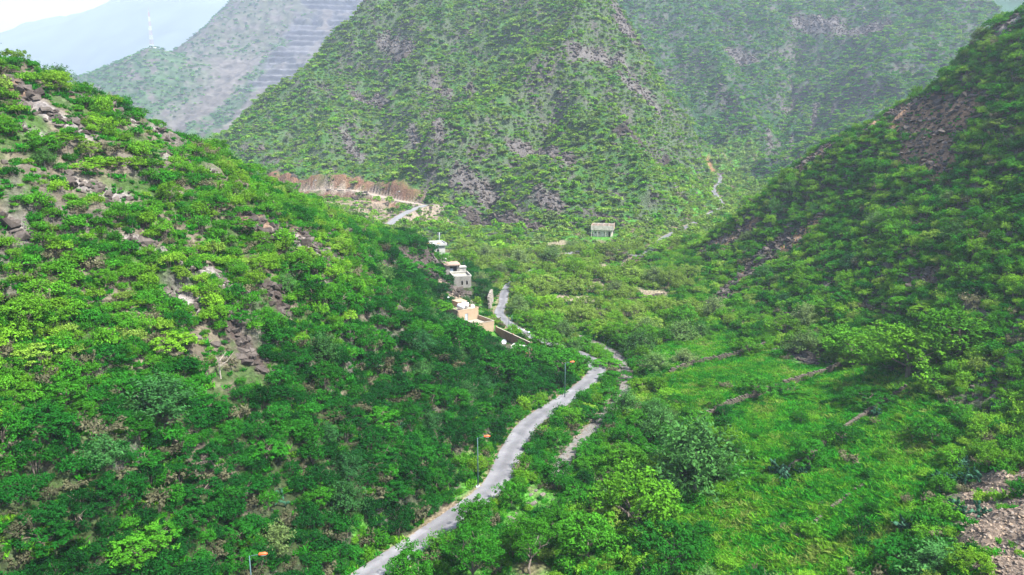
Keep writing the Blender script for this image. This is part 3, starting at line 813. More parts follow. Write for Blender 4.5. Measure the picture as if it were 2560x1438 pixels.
# ------------------------------------------------------------------ building plants from leaf-sized faces
class Leaves:
    def __init__(self): self.v, self.q, self.c, self.n = [], [], [], 0
    def add(self, pos, nrm, size, rng, aspect=1.5, cval=None):
        n = len(pos)
        nrm = nrm / np.maximum(np.linalg.norm(nrm, axis=1, keepdims=True), 1e-6)
        r = rng.normal(size=(n, 3)); t = np.cross(nrm, r); t /= np.maximum(np.linalg.norm(t, axis=1, keepdims=True), 1e-6)
        b = np.cross(nrm, t)
        s = size * rng.uniform(.65, 1.3, (n, 1))
        t = t * s * aspect * .5; b = b * s * .5
        bend = nrm * s * rng.uniform(-.15, .15, (n, 1))
        v = np.stack([pos - t, pos - b * .9 + bend, pos + t, pos + b * .9 + bend], 1).reshape(-1, 3)
        self.v.append(v); self.q.append(np.arange(4 * n).reshape(-1, 4) + self.n); self.n += 4 * n
        c = rng.random(n) if cval is None else np.clip(cval + rng.normal(0, .16, n), 0, 1)
        self.c.append(np.repeat(c, 4))
    def clump(self, c, r, count, size, rng, squash=.8, aspect=1.5, up=.5, tone=None):
        d = rng.normal(size=(count, 3)); d /= np.linalg.norm(d, axis=1, keepdims=True)
        d[:, 2] = np.where(d[:, 2] < -.35, -d[:, 2], d[:, 2])
        rr = r * rng.uniform(.55, 1.08, (count, 1))
        pos = np.array(c) + d * rr * np.array([1, 1, squash])
        nrm = d * .7 + rng.normal(0, .55, (count, 3)) + np.array([0, 0, up])
        self.add(pos, nrm, size, rng, aspect, rng.uniform(.25, .75) if tone is None else tone)
    def mesh(self, name, mats, extra=None):
        v = np.concatenate(self.v); q = np.concatenate(self.q); c = np.concatenate(self.c)
        if extra is not None:
            ev, ef = np.array(extra.v), [f for f in extra.f]
            me = mesh_from(name, np.r_[v, ev], [tuple(f) for f in q] + [tuple(i + len(v) for i in f) for f in ef], mats)
            mi = np.zeros(len(me.polygons), np.int32); mi[len(q):] = 1
            me.polygons.foreach_set("material_index", mi)
            c = np.r_[c, np.full(len(ev), .5)]
        else:
            me = fast_mesh(name, v, q, mats)
        a = me.color_attributes.new("leaf", 'FLOAT_COLOR', 'POINT')
        a.data.foreach_set("color", np.repeat(np.c_[c], 4, 1).astype(np.float32).ravel())
        return me

def limbs(rng, h, r0, reach, n=5, fork=.4, wob=.12, sides=5):
    """a tapered trunk that divides into limbs reaching the crown"""
    mb = MB()
    lean = rng.normal(0, .06 * h, 2)
    base = [(0, 0, -.5), (lean[0] * .3, lean[1] * .3, h * fork * .5), (lean[0] * .6, lean[1] * .6, h * fork)]
    mb.tube(base, [r0 * 1.25, r0, r0 * .85], sides)
    tips = []
    for k in range(n):
        a = 2 * math.pi * (k + rng.uniform(-.3, .3)) / n
        q = rng.uniform(.55, .95) * reach
        m = np.array(base[2]); e = m + np.array([math.cos(a) * q, math.sin(a) * q, h * (1 - fork) * rng.uniform(.5, .85)])
        mid = (m * .5 + e * .5) + rng.normal(0, wob * reach, 3) + np.array([0, 0, .08 * h])
        mb.tube([m, mid, e], [r0 * .6, r0 * .42, r0 * .15], sides - 1)
        e2 = mid + np.array([math.cos(a + .9) * q * .5, math.sin(a + .9) * q * .5, h * .22])
        mb.tube([mid, e2], [r0 * .32, r0 * .1], 4)
        tips += [e, e2]
    return mb, tips

def shrub_mesh(seed, mat, n=40, per=34, leaf=.09, wide=1.0, tall=1.25, squash=.8, twigs=True):
    rng = np.random.default_rng(seed); lv = Leaves()
    for k in range(n):
        a = rng.uniform(0, 2 * math.pi); q = math.sqrt(rng.random()) * .78 * wide
        h = tall * (1 - (q / wide) ** 2 * .65) * rng.uniform(.45, .85)
        lv.clump((math.cos(a) * q, math.sin(a) * q, max(h, .12)), rng.uniform(.14, .34), per, leaf, rng, squash)
    for k in range(24):                                            # loose sprays that break the outline
        a = rng.uniform(0, 2 * math.pi); q = rng.uniform(.4, 1.0) * wide
        p0 = np.array([math.cos(a) * q * .6, math.sin(a) * q * .6, tall * .55]); d = np.array([math.cos(a) * .5, math.sin(a) * .5, rng.uniform(.3, .9)])
        t = rng.uniform(0, .7, 9)[:, None]
        lv.add(p0 + d * t + rng.normal(0, .05, (9, 3)), rng.normal(size=(9, 3)) + np.array([0, 0, .8]), leaf * .85, rng, 1.7, rng.uniform(.4, .9))
    ex = None
    if twigs:
        ex = MB()
        for k in range(5):
            a = rng.uniform(0, 2 * math.pi)
            ex.tube([(0, 0, -.4), (math.cos(a) * .25, math.sin(a) * .25, .4 * tall), (math.cos(a) * .6, math.sin(a) * .6, .75 * tall)], [.035, .028, .01], 3, False)
    return lv.mesh("shrub_leaves", [mat, BARK], ex) if ex else lv.mesh("shrub_leaves", [mat])

def umbrella_mesh(seed, mat, per=44, leaf=.052):
    """flat, layered crown of an acacia, radius 1, top at 1.25"""
    rng = np.random.default_rng(seed); lv = Leaves(); tips = []
    for k in range(70):
        a = rng.uniform(0, 2 * math.pi); q = math.sqrt(rng.random()) * .88
        z = .92 - .40 * q ** 2 + rng.normal(0, .07) - (.18 if rng.random() < .25 else 0)
        lv.clump((math.cos(a) * q, math.sin(a) * q, z), rng.uniform(.08, .19), per, leaf, rng, .5, 1.7, .9)
    return lv.mesh("acacia_leaves", [mat])

def dome_mesh(seed, mat, n=120, per=44, leaf=.046, rz=.66, zc=.68, under=-.62, cr=(.07, .19)):
    """rounded, lobed tree crown of radius 1 about height zc"""
    rng = np.random.default_rng(seed); lv = Leaves()
    lob = rng.uniform(.72, 1.12, 9)
    for k in range(n):
        d = rng.normal(size=3); d /= np.linalg.norm(d)
        if d[2] < under: d[2] = -d[2]
        a = (math.atan2(d[1], d[0]) / (2 * math.pi) * 9) % 9
        f = lob[int(a)] * rng.uniform(.5, .95) * (1.0 if rng.random() > .12 else 1.15)
        lv.clump((d[0] * f, d[1] * f, zc + d[2] * f * rz), rng.uniform(*cr), per, leaf, rng, .8)
    return lv.mesh("crown_leaves", [mat])

def plume_mesh(seed, mat, n=95, leaf=.048):
    """loose, feathery crown of upright and drooping sprays, radius about 1"""
    rng = np.random.default_rng(seed); lv = Leaves()
    for k in range(n):
        a = rng.uniform(0, 2 * math.pi); el = rng.uniform(.1, 1.45)
        d = np.array([math.cos(a) * math.cos(el), math.sin(a) * math.cos(el), math.sin(el) * 1.15])
        L = rng.uniform(.65, 1.1)
        t = np.sort(rng.uniform(.3, 1, 46))[:, None]
        p = np.array([0, 0, .45]) + d * t * L + np.array([0, 0, -1]) * (t * t) * rng.uniform(0, .35) + rng.normal(0, .065, (46, 3))
        lv.add(p, rng.normal(size=(46, 3)) * .8 + d * .4 + np.array([0, 0, .5]), leaf, rng, 2.1, rng.uniform(.25, .8))
    return lv.mesh("spray_leaves", [mat])

def far_mesh(seed, mat, flat=False, n=15, per=13, leaf=.22):
    rng = np.random.default_rng(seed); lv = Leaves()
    for k in range(n):
        a = rng.uniform(0, 2 * math.pi); q = math.sqrt(rng.random()) * .72
        z = (.95 - .35 * q ** 2 if flat else (.95 - .6 * q ** 2) * rng.uniform(.55, 1.0))
        lv.clump((math.cos(a) * q, math.sin(a) * q, z), rng.uniform(.18, .34), per, leaf, rng, .5 if flat else .8)
    return lv.mesh("far_leaves", [mat])

SHRUBS = [shrub_mesh(100 + k, LEAF, n=36 + 6 * (k % 3), wide=1, tall=.85 + .12 * k, leaf=.078 + .022 * (k % 2)) for k in range(7)]
ACACIAS = [umbrella_mesh(200 + k, LEAF) for k in range(4)]
DOMES = [dome_mesh(300 + k, LEAF) for k in range(4)]
PLUMES = [plume_mesh(400 + k, OLIVE) for k in range(4)]
DRYS = [shrub_mesh(500 + k, DRY, n=9, per=26, leaf=.13, tall=.95) for k in range(3)]
LOWS = [shrub_mesh(520 + k, GRASSLEAF, n=12, per=24, leaf=.21, tall=.55, squash=.55, twigs=False) for k in range(4)]
FARS = [far_mesh(540 + k, LEAF) for k in range(5)] + [far_mesh(560 + k, LEAF, True) for k in range(3)]
FARO = [far_mesh(570 + k, OLIVE) for k in range(3)]
ACACIA_TRUNKS = []
for k in range(3):
    mb, _ = limbs(np.random.default_rng(600 + k), .88, .038, .62, 5, .45)
    ACACIA_TRUNKS.append(mesh_from("acacia_trunk", mb.v, mb.f, [BARK]))
DOME_TRUNKS = []
for k in range(3):
    mb, _ = limbs(np.random.default_rng(620 + k),   .85, .045, .5, 5, .42)
    DOME_TRUNKS.append(mesh_from("tree_trunk", mb.v, mb.f, [BARK]))
PLUME_TRUNKS = []
for k in range(3):
    mb, _ = limbs(np.random.default_rng(640 + k), 1.2, .04, .5, 7, .25)
    PLUME_TRUNKS.append(mesh_from("tree_trunk", mb.v, mb.f, [PALEBARK]))

def grass_mesh(seed, n=54, h=.30, w=.055):
    rng = np.random.default_rng(seed); v, q, c = [], [], []
    for k in range(n):
        a, r = rng.uniform(0, 6.28), math.sqrt(rng.random()) * .5
        p = np.array([math.cos(a) * r, math.sin(a) * r, -.05]); b = rng.uniform(0, 6.28); d = np.array([math.cos(b), math.sin(b), 0]) * w
        tip = p + np.array([rng.normal(0, .26), rng.normal(0, .26), h * rng.uniform(.5, 1.2)]); mid = (p + tip) / 2 + np.array([0, 0, .06])
        i = len(v); v += [p - d, p + d, mid + d * .8, mid - d * .8, tip + d * .15, tip - d * .15]; q += [(i, i + 1, i + 2, i + 3), (i + 3, i + 2, i + 4, i + 5)]
        c += [rng.random()] * 6
    me = fast_mesh("grass_tuft", v, q, [GRASSLEAF])
    a = me.color_attributes.new("leaf", 'FLOAT_COLOR', 'POINT'); a.data.foreach_set("color", np.repeat(np.c_[np.array(c)], 4, 1).astype(np.float32).ravel())
    return me
GRASSES = [grass_mesh(700 + k) for k in range(4)]

# ------------------------------------------------------------------ scattered masses that nobody could count
def proto(name, me):
    return bpy.data.objects.new(name, me)           # never linked to the scene: only a source of geometry
def scatter(name, pts, rotz, scl, idx, tint, meshes, tilt=None):
    """one object: points that carry a plant or stone each"""
    n = len(pts)
    me = bpy.data.meshes.new(name)
    me.vertices.add(n); me.vertices.foreach_set("co", np.asarray(pts, np.float32).ravel())
    rot = np.zeros((n, 3), np.float32); rot[:, 2] = rotz
    if tilt is not None: rot[:, :2] = tilt
    scl = np.asarray(scl, np.float32)
    if scl.ndim == 1: scl = np.repeat(scl[:, None], 3, 1)
    for nm, ty, d, key in (("turn", 'FLOAT_VECTOR', rot, "vector"), ("size", 'FLOAT_VECTOR', scl, "vector"), ("pick", 'INT', np.asarray(idx, np.int32), "value"), ("tint", 'FLOAT', np.asarray(tint, np.float32), "value")):
        me.attributes.new(nm, ty, 'POINT').data.foreach_set(key, np.ascontiguousarray(d).ravel())
    for m in {s for q in meshes for s in q.materials}: me.materials.append(m)
    o = obj(name, me)
    g = bpy.data.node_groups.new(name, 'GeometryNodeTree')
    g.interface.new_socket("Geometry", in_out='INPUT', socket_type='NodeSocketGeometry'); g.interface.new_socket("Geometry", in_out='OUTPUT', socket_type='NodeSocketGeometry')
    gi, go = g.nodes.new("NodeGroupInput"), g.nodes.new("NodeGroupOutput")
    ins = g.nodes.new("GeometryNodeInstanceOnPoints"); jn = g.nodes.new("GeometryNodeJoinGeometry")
    for k, q in enumerate(reversed(meshes)):
        oi = g.nodes.new("GeometryNodeObjectInfo"); oi.inputs["Object"].default_value = proto(name + "_source", q); oi.inputs["As Instance"].default_value = False
        gt = g.nodes.new("GeometryNodeGeometryToInstance")
        g.links.new(oi.outputs["Geometry"], gt.inputs[0]); g.links.new(gt.outputs[0], jn.inputs[0])
    def na(nm, ty):
        a = g.nodes.new("GeometryNodeInputNamedAttribute"); a.data_type = ty; a.inputs["Name"].default_value = nm
        return a.outputs["Attribute"]
    g.links.new(gi.outputs[0], ins.inputs["Points"]); g.links.new(jn.outputs[0], ins.inputs["Instance"])
    ins.inputs["Pick Instance"].default_value = True
    g.links.new(na("pick", 'INT'), ins.inputs["Instance Index"])
    er = g.nodes.new("FunctionNodeEulerToRotation"); g.links.new(na("turn", 'FLOAT_VECTOR'), er.inputs[0]); g.links.new(er.outputs[0], ins.inputs["Rotation"])
    g.links.new(na("size", 'FLOAT_VECTOR'), ins.inputs["Scale"])
    g.links.new(ins.outputs[0], go.inputs[0])
    md = o.modifiers.new("scatter", 'NODES'); md.node_group = g
    return tag(o, kind="stuff")
# ------------------------------------------------------------------ where plants stand
def seen(x, y, z, up, margin=1.5, steps=46):
    """whether a plant could show from the viewpoint or from a few steps beside it"""
    u, v, f = project(x, y, z + up)
    ok = (u > -260) & (u < PW + 260) & (v > -150) & (v < PH + 330)
    out = np.zeros(len(x), bool); k = np.nonzero(ok)[0]
    xx, yy, zz = x[k], y[k], z[k] + up[k]
    vis = np.ones(len(k), bool)
    for t in np.linspace(.06, .985, steps):
        py = yy * t
        h = H(xx * t, py)
        vis &= ~((py > 40) & (h > CAM_Z + (zz - CAM_Z) * t + margin + .012 * yy))
    out[k] = vis
    return out

KEEP_OUT = []                     # (x, y, radius): buildings, lamps, hand-placed trees
def blocked(x, y, r):
    """stretches kept free: road, stream bed, tracks, bare fields, buildings"""
    b = np.zeros(len(x), bool)
    for pl, w in ((ROAD, 2.3), (TRACK, 3.0), (RAMP, 2.8), (WADI, 1.9)):
        d, _, _, _ = poly_dist(x, y, pl); b |= d < (w - (.9 * sstep(250, 280, y) if pl is ROAD else 0)) + r * np.where(y > 265, .3, np.where(y > 188, .42, .62))
    for p, rr in FIELDG: b |= np.hypot(x - p[0], (y - p[1]) * .75) < rr * .8 + r * .3
    for (kx, ky, kr) in KEEP_OUT: b |= np.hypot(x - kx, y - ky) < kr + r * .6
    return b

class Spacing:
    def __init__(self, cell=4.0): self.c, self.g = cell, {}
    def free(self, x, y, r, k, z=0.0):
        i, j = int(x // self.c), int(y // self.c); m = int(math.ceil((r + 5.5) * k / self.c))
        for a in range(i - m, i + m + 1):
            for b in range(j - m, j + m + 1):
                for (px, py, pr, pz) in self.g.get((a, b), ()):
                    d = (r + pr) * k
                    if (px - x) ** 2 + (py - y) ** 2 + (pz - z) ** 2 < d * d: return False
        return True
    def put(self, x, y, r, z=0.0): self.g.setdefault((int(x // self.c), int(y // self.c)), []).append((x, y, r, z))
SPACE = Spacing(4.0)

def rib_dist(x, y):
    best = np.full(len(x), 9.0)
    for pl, w, c in RIBLINES:
        cx, cy = np.mean([p[0] for p in pl]), np.mean([p[1] for p in pl])
        rad = 3 * w + max(np.hypot(p[0] - cx, p[1] - cy) for p in pl)
        k = np.nonzero(np.hypot(x - cx, y - cy) < rad)[0]
        if len(k):
            d, _, _, _ = poly_dist(x[k], y[k], pl); best[k] = np.minimum(best[k], d / w)
    return best

def candidates(n, y0, y1, seed):
    rng = np.random.default_rng(seed)
    yy = np.linspace(y0, y1, 400); w = np.minimum(.72 * yy + 30, 640); cdf = np.cumsum(w); cdf /= cdf[-1]
    y = np.interp(rng.random(n), cdf, yy); x = rng.uniform(-1, 1, n) * np.minimum(.72 * y + 30, 640)
    return x, y, rng

PLANTS = []        # (kind, x, y, z, radius, tint, zone)
def tint_of(zn, x, y, z, rng):
    n = len(x)
    t = np.array([.60, .58, .57, .84, .62])[zn] + .18 * fbm(x / 14, y / 14, 2, 801) + rng.normal(0, .16, n)
    low = (zn == L) * sstep(36, 12, z)  # foot of the left hill: darker plants, plus cloud shade painted into their tint
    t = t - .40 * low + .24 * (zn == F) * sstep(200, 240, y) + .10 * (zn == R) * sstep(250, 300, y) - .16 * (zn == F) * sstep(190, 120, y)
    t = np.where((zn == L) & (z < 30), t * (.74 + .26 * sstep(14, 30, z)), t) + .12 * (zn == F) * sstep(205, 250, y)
    return np.clip(t, .02, .93)

def plant(n, y0, y1, seed, rad, dens, k, kinds, far=False):
    x, y, rng = candidates(n, y0, y1, seed)
    z = H(x, y); r = rng.uniform(*rad, n) * (1 + .25 * rng.random(n))
    zn = zone(x, y)
    if rad[1] > 2.4 and y1 < 400: r = r * np.where((zn == F) & (y > 190), 1.35, 1.0)
    p = dens(x, y, z, zn) * .75 / np.clip(normal_z(x, y, 2.5), .3, 1)
    m = (rng.random(n) < p) & ~blocked(x, y, r)
    x, y, z, r, zn = x[m], y[m], z[m], r[m], zn[m]
    m = seen(x, y, z, r * 1.6)
    x, y, z, r, zn = x[m], y[m], z[m], r[m], zn[m]
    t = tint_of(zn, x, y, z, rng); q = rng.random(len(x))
    order = np.argsort(-r)
    for i in order:
        if SPACE.free(x[i], y[i], r[i], k, z[i]):
            SPACE.put(x[i], y[i], r[i], z[i])
            w = kinds[zn[i]]; c = 0; kind = w[-1][0]
            for nm, pr in w:
                c += pr
                if q[i] < c: kind = nm; break
            PLANTS.append((kind, x[i], y[i], z[i], r[i], t[i], int(zn[i])))

def dens_tree(x, y, z, zn):
    rb = rib_dist(x, y); ter = in_poly(x, y, TERRACE_POLY)
    n = fbm(x / 22, y / 22, 3, 811)
    d = np.array([.75, .26, .40, .75, .8])[zn] + .5 * n + (zn == L) * .5 * sstep(46, 18, z) + (zn == C) * .2 * sstep(70, 20, z)
    d = d * (1 - .6 * crag_mask(x, y) * (zn != F)) * sstep(.9, 1.7, rb) * np.where(ter, .015, 1) * (1 - scree_mask(x, y))
    dd, s, _, t = poly_dist(x, y, TRACK); d = d * np.where((dd < 14) & (s > 0) & (t > .03) & (t < .97), .05, 1) * np.where((dd < 34) & (s < 0), .25, 1)
    return np.clip(d, 0, 1)
def dens_shrub(x, y, z, zn):
    rb = rib_dist(x, y); ter = in_poly(x, y, TERRACE_POLY)
    n = fbm(x / 11, y / 11, 3, 821)
    d = np.array([.85, .72, .85, .75, .7])[zn] + .75 * n + (zn == L) * (.9 * sstep(50, 20, z) - .42 * sstep(34, 48, z))
    d = d * (1 - .5 * crag_mask(x, y) * (zn != F)) * sstep(.6, 1.3, rb) * np.where(ter, .02, 1) * np.where((zn == F) & (y > 205) & (y < 330), .6, 1) * (1 - .93 * scree_mask(x, y))
    dd, s, _, t = poly_dist(x, y, TRACK); d = d * np.where((dd < 13) & (t > .03) & (t < .97), .08, 1) * np.where((dd < 34) & (s < 0), .4, 1)
    return np.clip(d, 0, 1)

def do_planting():
    near = {F: [("broadleaf_tree", .48), ("acacia_tree", .34), ("feathery_tree", .18)], L: [("acacia_tree", .42), ("broadleaf_tree", .44), ("feathery_tree", .14)],
            R: [("acacia_tree", .45), ("broadleaf_tree", .42), ("feathery_tree", .13)], C: [("acacia_tree", .5), ("broadleaf_tree", .4), ("feathery_tree", .1)], M: [("acacia_tree", 1.0)]}
    shr = {F: [("leafy_shrub", .85), ("dry_bush", .15)], L: [("leafy_shrub", .88), ("dry_bush", .12)], R: [("leafy_shrub", .94), ("dry_bush", .06)], C: [("leafy_shrub", 1.0)], M: [("leafy_shrub", 1.0)]}
    plant(7000, 60, 330, 901, (1.8, 3.3), dens_tree, .55, near)
    plant(90000, 60, 330, 902, (.8, 1.9), dens_shrub, .44, shr)
    plant(60000, 60, 320, 903, (.38, .75), dens_shrub, .55, shr)
    plant(30000, 330, 1000, 904, (1.8, 3.3), dens_tree, .62, near)
    plant(220000, 330, 1000, 905, (.8, 1.7), dens_shrub, .54, shr)
    plant(120000, 330, 700, 906, (.5, .85), dens_shrub, .60, shr)
# ------------------------------------------------------------------ buildings
PEACH = plain("peach_render", (.34, .25, .165), .9, .12, .8)
PEACHIN = plain("cream_screed", (.30, .26, .205), .92, .18, 1.2)
CONC = plain("weathered_concrete", (.36, .345, .305), .93, .3, .9, bump=.3)
CONCP = plain("stained_pink_concrete", (.30, .215, .165), .93, .35, .8)
GREYP = plain("grey_plaster", (.215, .205, .18), .93, .3, .7)
WHITEP = plain("white_plaster", (.40, .39, .365), .9, .14, .7)
WHITE = plain("white_plastic", (.60, .62, .64), .5, .08, 3)
REDBR = plain("red_brick_dust", (.27, .10, .06), .95, .3, 2)
PINKW = plain("pink_render", (.28, .165, .105), .92, .25, .9)
PALEST = plain("pale_wall_stone", (.25, .22, .185), .95, .35, 2.5)
FIELDST = plain("field_stone", (.095, .080, .062), .95, .4, 2.5)
ORANGE = plain("orange_tarp", (.62, .20, .05), .8, .3, 1.5)
STEEL = plain("teal_painted_steel", (.075, .135, .140), .55, .15, 2, metallic=.2)
GALV = plain("galvanised_steel", (.42, .45, .46), .5, .15, 3, metallic=.5)
DARKM = plain("dark_steel", (.03, .032, .034), .7, .2, 3)
LAMPRED = plain("orange_red_enamel", (.70, .12, .035), .45, .12, 4, spec=.4)
GLASSY = plain("lamp_glass", (.62, .60, .55), .25, .05, 3, spec=.5)
CEMENT = plain("whitewashed_cement", (.40, .40, .385), .9, .15, 4)
BLUESH = plain("pale_blue_sheet", (.50, .62, .68), .7, .12, 2)
DOORM = plain("grey_blue_door", (.30, .36, .40), .7, .2, 2)

def wall(mb, a, b, z0, z1, t, holes=()):
    """axis-aligned wall between plan points a and b, thickness t, with (start, end, sill, head) openings along it"""
    ax = 0 if abs(b[0] - a[0]) > abs(b[1] - a[1]) else 1
    s0, s1 = sorted((a[ax], b[ax])); o = a[1 - ax]
    def seg(p, q, lo, hi):
        if q - p < .01 or hi - lo < .01: return
        if ax == 0: mb.box(p, q, o - t / 2, o + t / 2, lo, hi)
        else: mb.box(o - t / 2, o + t / 2, p, q, lo, hi)
    cur = s0
    for (h0, h1, sill, head) in sorted(holes):
        seg(cur, s0 + h0, z0, z1); seg(s0 + h0, s0 + h1, z0, sill); seg(s0 + h0, s0 + h1, head, z1); cur = s0 + h1
    seg(cur, s1, z0, z1)

def parapet(mb, x0, x1, y0, y1, z0, z1, t=.2):
    mb.box(x0, x1, y0, y0 + t, z0, z1); mb.box(x0, x1, y1 - t, y1, z0, z1)
    mb.box(x0, x0 + t, y0 + t, y1 - t, z0, z1); mb.box(x1 - t, x1, y0 + t, y1 - t, z0, z1)

# -- peach house by the road bend
ph = empty("house", (-10.1, 220, -.9), math.atan2(-.81, .58), "peach rendered flat roofed house with stepped roof terraces beside the road bend", "house")
b = MB(); wall(b, (-9.2, 0), (0, 0), 1.0, 7.7, .25, [(1.2, 2.3, 4.9, 6.2), (5.2, 6.4, 4.9, 6.2)]); wall(b, (-9.2, -7), (0, -7), 1.0, 7.7, .25, [(1.5, 2.6, 4.9, 6.2), (5, 6.2, 4.9, 6.2)])
wall(b, (0, -6.87), (0, -.13), 1.0, 7.7, .25, [(2.2, 3.2, 4.72, 6.8)]); wall(b, (-9.2, -6.87), (-9.2, -.13), 1.0, 7.7, .25)
b.build("upper_wall", PEACH, ph)
MB().box(-9.05, -.15, -6.85, -.15, 7.25, 7.45).build("roof", PEACHIN, ph)
b = MB(); parapet(b, -9.33, .13, -7.13, .13, 7.70, 8.15, .22); b.build("parapet", PEACH, ph)
b = MB(); b.box(-8.9, -5.6, -3.6, -.4, 7.45, 9.0); b.box(-9.0, -5.5, -3.7, -.3, 9.0, 9.15); b.build("stair_head", PEACH, ph)
b = MB(); wall(b, (.13, 0), (8.2, 0), .6, 4.7, .25, [(1.4, 2.5, 2.2, 3.5), (5, 6.1, 2.2, 3.5)]); wall(b, (.13, -6.5), (8.2, -6.5), .6, 4.7, .25, [(3, 4, 2.2, 3.5)]); wall(b, (8.2, -6.37), (8.2, -.13), .6, 4.7, .25, [(2.4, 3.5, 2.1, 3.4)])
b.build("lower_wall", PEACH, ph)
MB().box(.14, 8.06, -6.36, -.14, 4.45, 4.62).build("terrace_floor", PEACHIN, ph)
b = MB(); b.box(.13, 8.33, -.11, .11, 4.70, 5.75); b.box(8.09, 8.33, -6.6, -.11, 4.70, 5.75); b.box(.13, 8.09, -6.6, -6.38, 4.70, 5.75); b.build("terrace_parapet", PEACH, ph)
b = MB(); b.box(.13, 8.40, -.16, .16, 5.752, 5.83); b.box(8.05, 8.40, -6.65, -.16, 5.752, 5.83); b.box(.13, 8.05, -6.65, -6.33, 5.752, 5.83); b.build("coping", PEACHIN, ph)
for (x0, y0) in ((-7.7, .0), (-3.4, .0), (2.1, .0), (5.7, .0)):
    z0 = 4.9 if x0 < 0 else 2.2
    w_ = MB().box(x0 - .5, x0 + .6, -.05, .02, z0 + .02, z0 + 1.28).build("window", DARKM, ph)
    parapet_ = MB(); parapet_.box(x0 - .55, x0 + .65, .126, .17, z0 + 1.3, z0 + 1.42); parapet_.build("lintel", PEACHIN, w_)
MB().box(-.03, .03, -4.72, -3.75, 4.72, 6.78).build("door", DOORM, ph)
KEEP_OUT += [(-13, 219, 7.5), (-8, 214, 6.0), (-15, 226, 5)]
cA, sA = .58, -.81
def house_pt(x, y, z): return (-10.1 + cA * x - sA * y, 220 + sA * x + cA * y, z - .9)
for k, (x, y, lab) in enumerate(((-3.6, -2.3, "white roof water tank nearest the stair head of the peach house"), (-2.3, -4.6, "white roof water tank near the front edge of the peach house roof"))):
    t = empty("water_tank", house_pt(x, y, 7.45), math.atan2(-.81, .58) + .5, lab, "water tank", "white water tanks on the peach house roof")
    b = MB(); b.tube([(-1.1, 0, 1.15), (-.95, 0, 1.15), (.95, 0, 1.15), (1.1, 0, 1.15)], [.45, .75, .75, .45], 14); b.build("drum", WHITE, t, True)
    b = MB(); [b.box(sx - .05, sx + .05, sy - .05, sy + .05, 0, .6) for sx in (-.7, .7) for sy in (-.45, .45)]; b.box(-.8, .8, -.5, -.4, .36, .42); b.box(-.8, .8, .4, .5, .36, .42); b.build("stand", GALV, t)
    b = MB(); b.tube([(0, 0, 1.86), (0, 0, 2.0)], .25, 10); b.build("lid", WHITE, t)

def dish(loc, rz, size, label):
    t = empty("satellite_dish", loc, rz, label, "satellite dish")
    b = MB(); b.tube([(0, 0, -.3), (0, 0, .9)], .04, 6); b.build("mast", GALV, t)
    v, f = [], []; nr, na_ = 5, 16
    for i in range(nr):
        r = size * .5 * i / (nr - 1)
        for k in range(na_):
            a = 2 * math.pi * k / na_; v.append((r * math.cos(a), -.12 + .45 * r * r / size, 1.0 + r * math.sin(a)))
    for i in range(nr - 1):
        for k in range(na_):
            p, q = i * na_ + k, i * na_ + (k + 1) % na_; f.append((p, q, q + na_, p + na_))
    me = mesh_from("reflector", [(x, -y, z) for x, y, z in v], f, [WHITE], True)
    obj("reflector", me, t, rot=(math.radians(-18), 0, 0))
    b = MB(); b.tube([(0, -.05, .7), (0, -.55, .95)], .02, 5); b.box(-.05, .05, -.62, -.52, .9, 1.02); b.build("feed_arm", GALV, t)
    return t
dish(house_pt(-.8, -1.2, 7.45), .5, 1.3, "white satellite dish on the roof edge of the peach house")
gd = ground(1260, 868); dish((gd[0], gd[1], gd[2] + .5), -.15, 1.35, "white satellite dish standing among rubble below the pink compound wall"); KEEP_OUT.append((gd[0], gd[1], 2.0)); KEEP_OUT.append((gd[0] * .97, gd[1] * .97, 2.5))

# -- pink compound wall in front of it
a, b_ = np.array([-4.6, 213.2]), np.array([5.2, 196.4])
d = (b_ - a); Lw = np.hypot(*d)
cw = empty("compound_wall", (a[0], a[1], 0), math.atan2(d[1], d[0]), "long pink rendered compound wall with pale coping beside the road", "wall")
MB().box(0, Lw, -.12, .12, -.5, 3.0).build("wall_face", PINKW, cw)
MB().box(-.05, Lw + .05, -.18, .18, 3.002, 3.12).build("coping", PEACHIN, cw)
b = MB(); [b.box(q - .2, q + .2, -.2, .2, -.5, 3.3) for q in (.0, Lw * .5, Lw)]; b.build("pier", PINKW, cw)
KEEP_OUT += [(a[0] + d[0] * t, a[1] + d[1] * t, 1.6) for t in np.linspace(0, 1, 8)]
KEEP_OUT += [((a[0] + d[0] * t) * .97 - .5, (a[1] + d[1] * t) * .965, 2.0) for t in np.linspace(0.1, 1, 6)]

# -- roofless hut below the compound wall
g = ground(1300, 882)
rh = empty("ruined_hut", (g[0], g[1], g[2]), -.35, "small roofless hut of pale broken walls with brick red floor", "ruin")
b = MB(); b.box(-2.3, -2.0, -1.4, 1.6, -.8, 2.0); b.box(-2.0, 2.2, 1.3, 1.6, -.8, 1.5); b.build("wall", WHITEP, rh)
MB().box(-2.0, 2.3, -1.5, 1.3, -.8, .25).build("floor_slab", REDBR, rh)
b = MB(); b.box(-.8, 2.6, -.1, 1.9, 1.502, 1.66); b.build("fallen_roof_slab", CONC, rh)
KEEP_OUT.append((g[0], g[1], 3.4)); KEEP_OUT.append((g[0] * .975, g[1] * .975, 2.5))

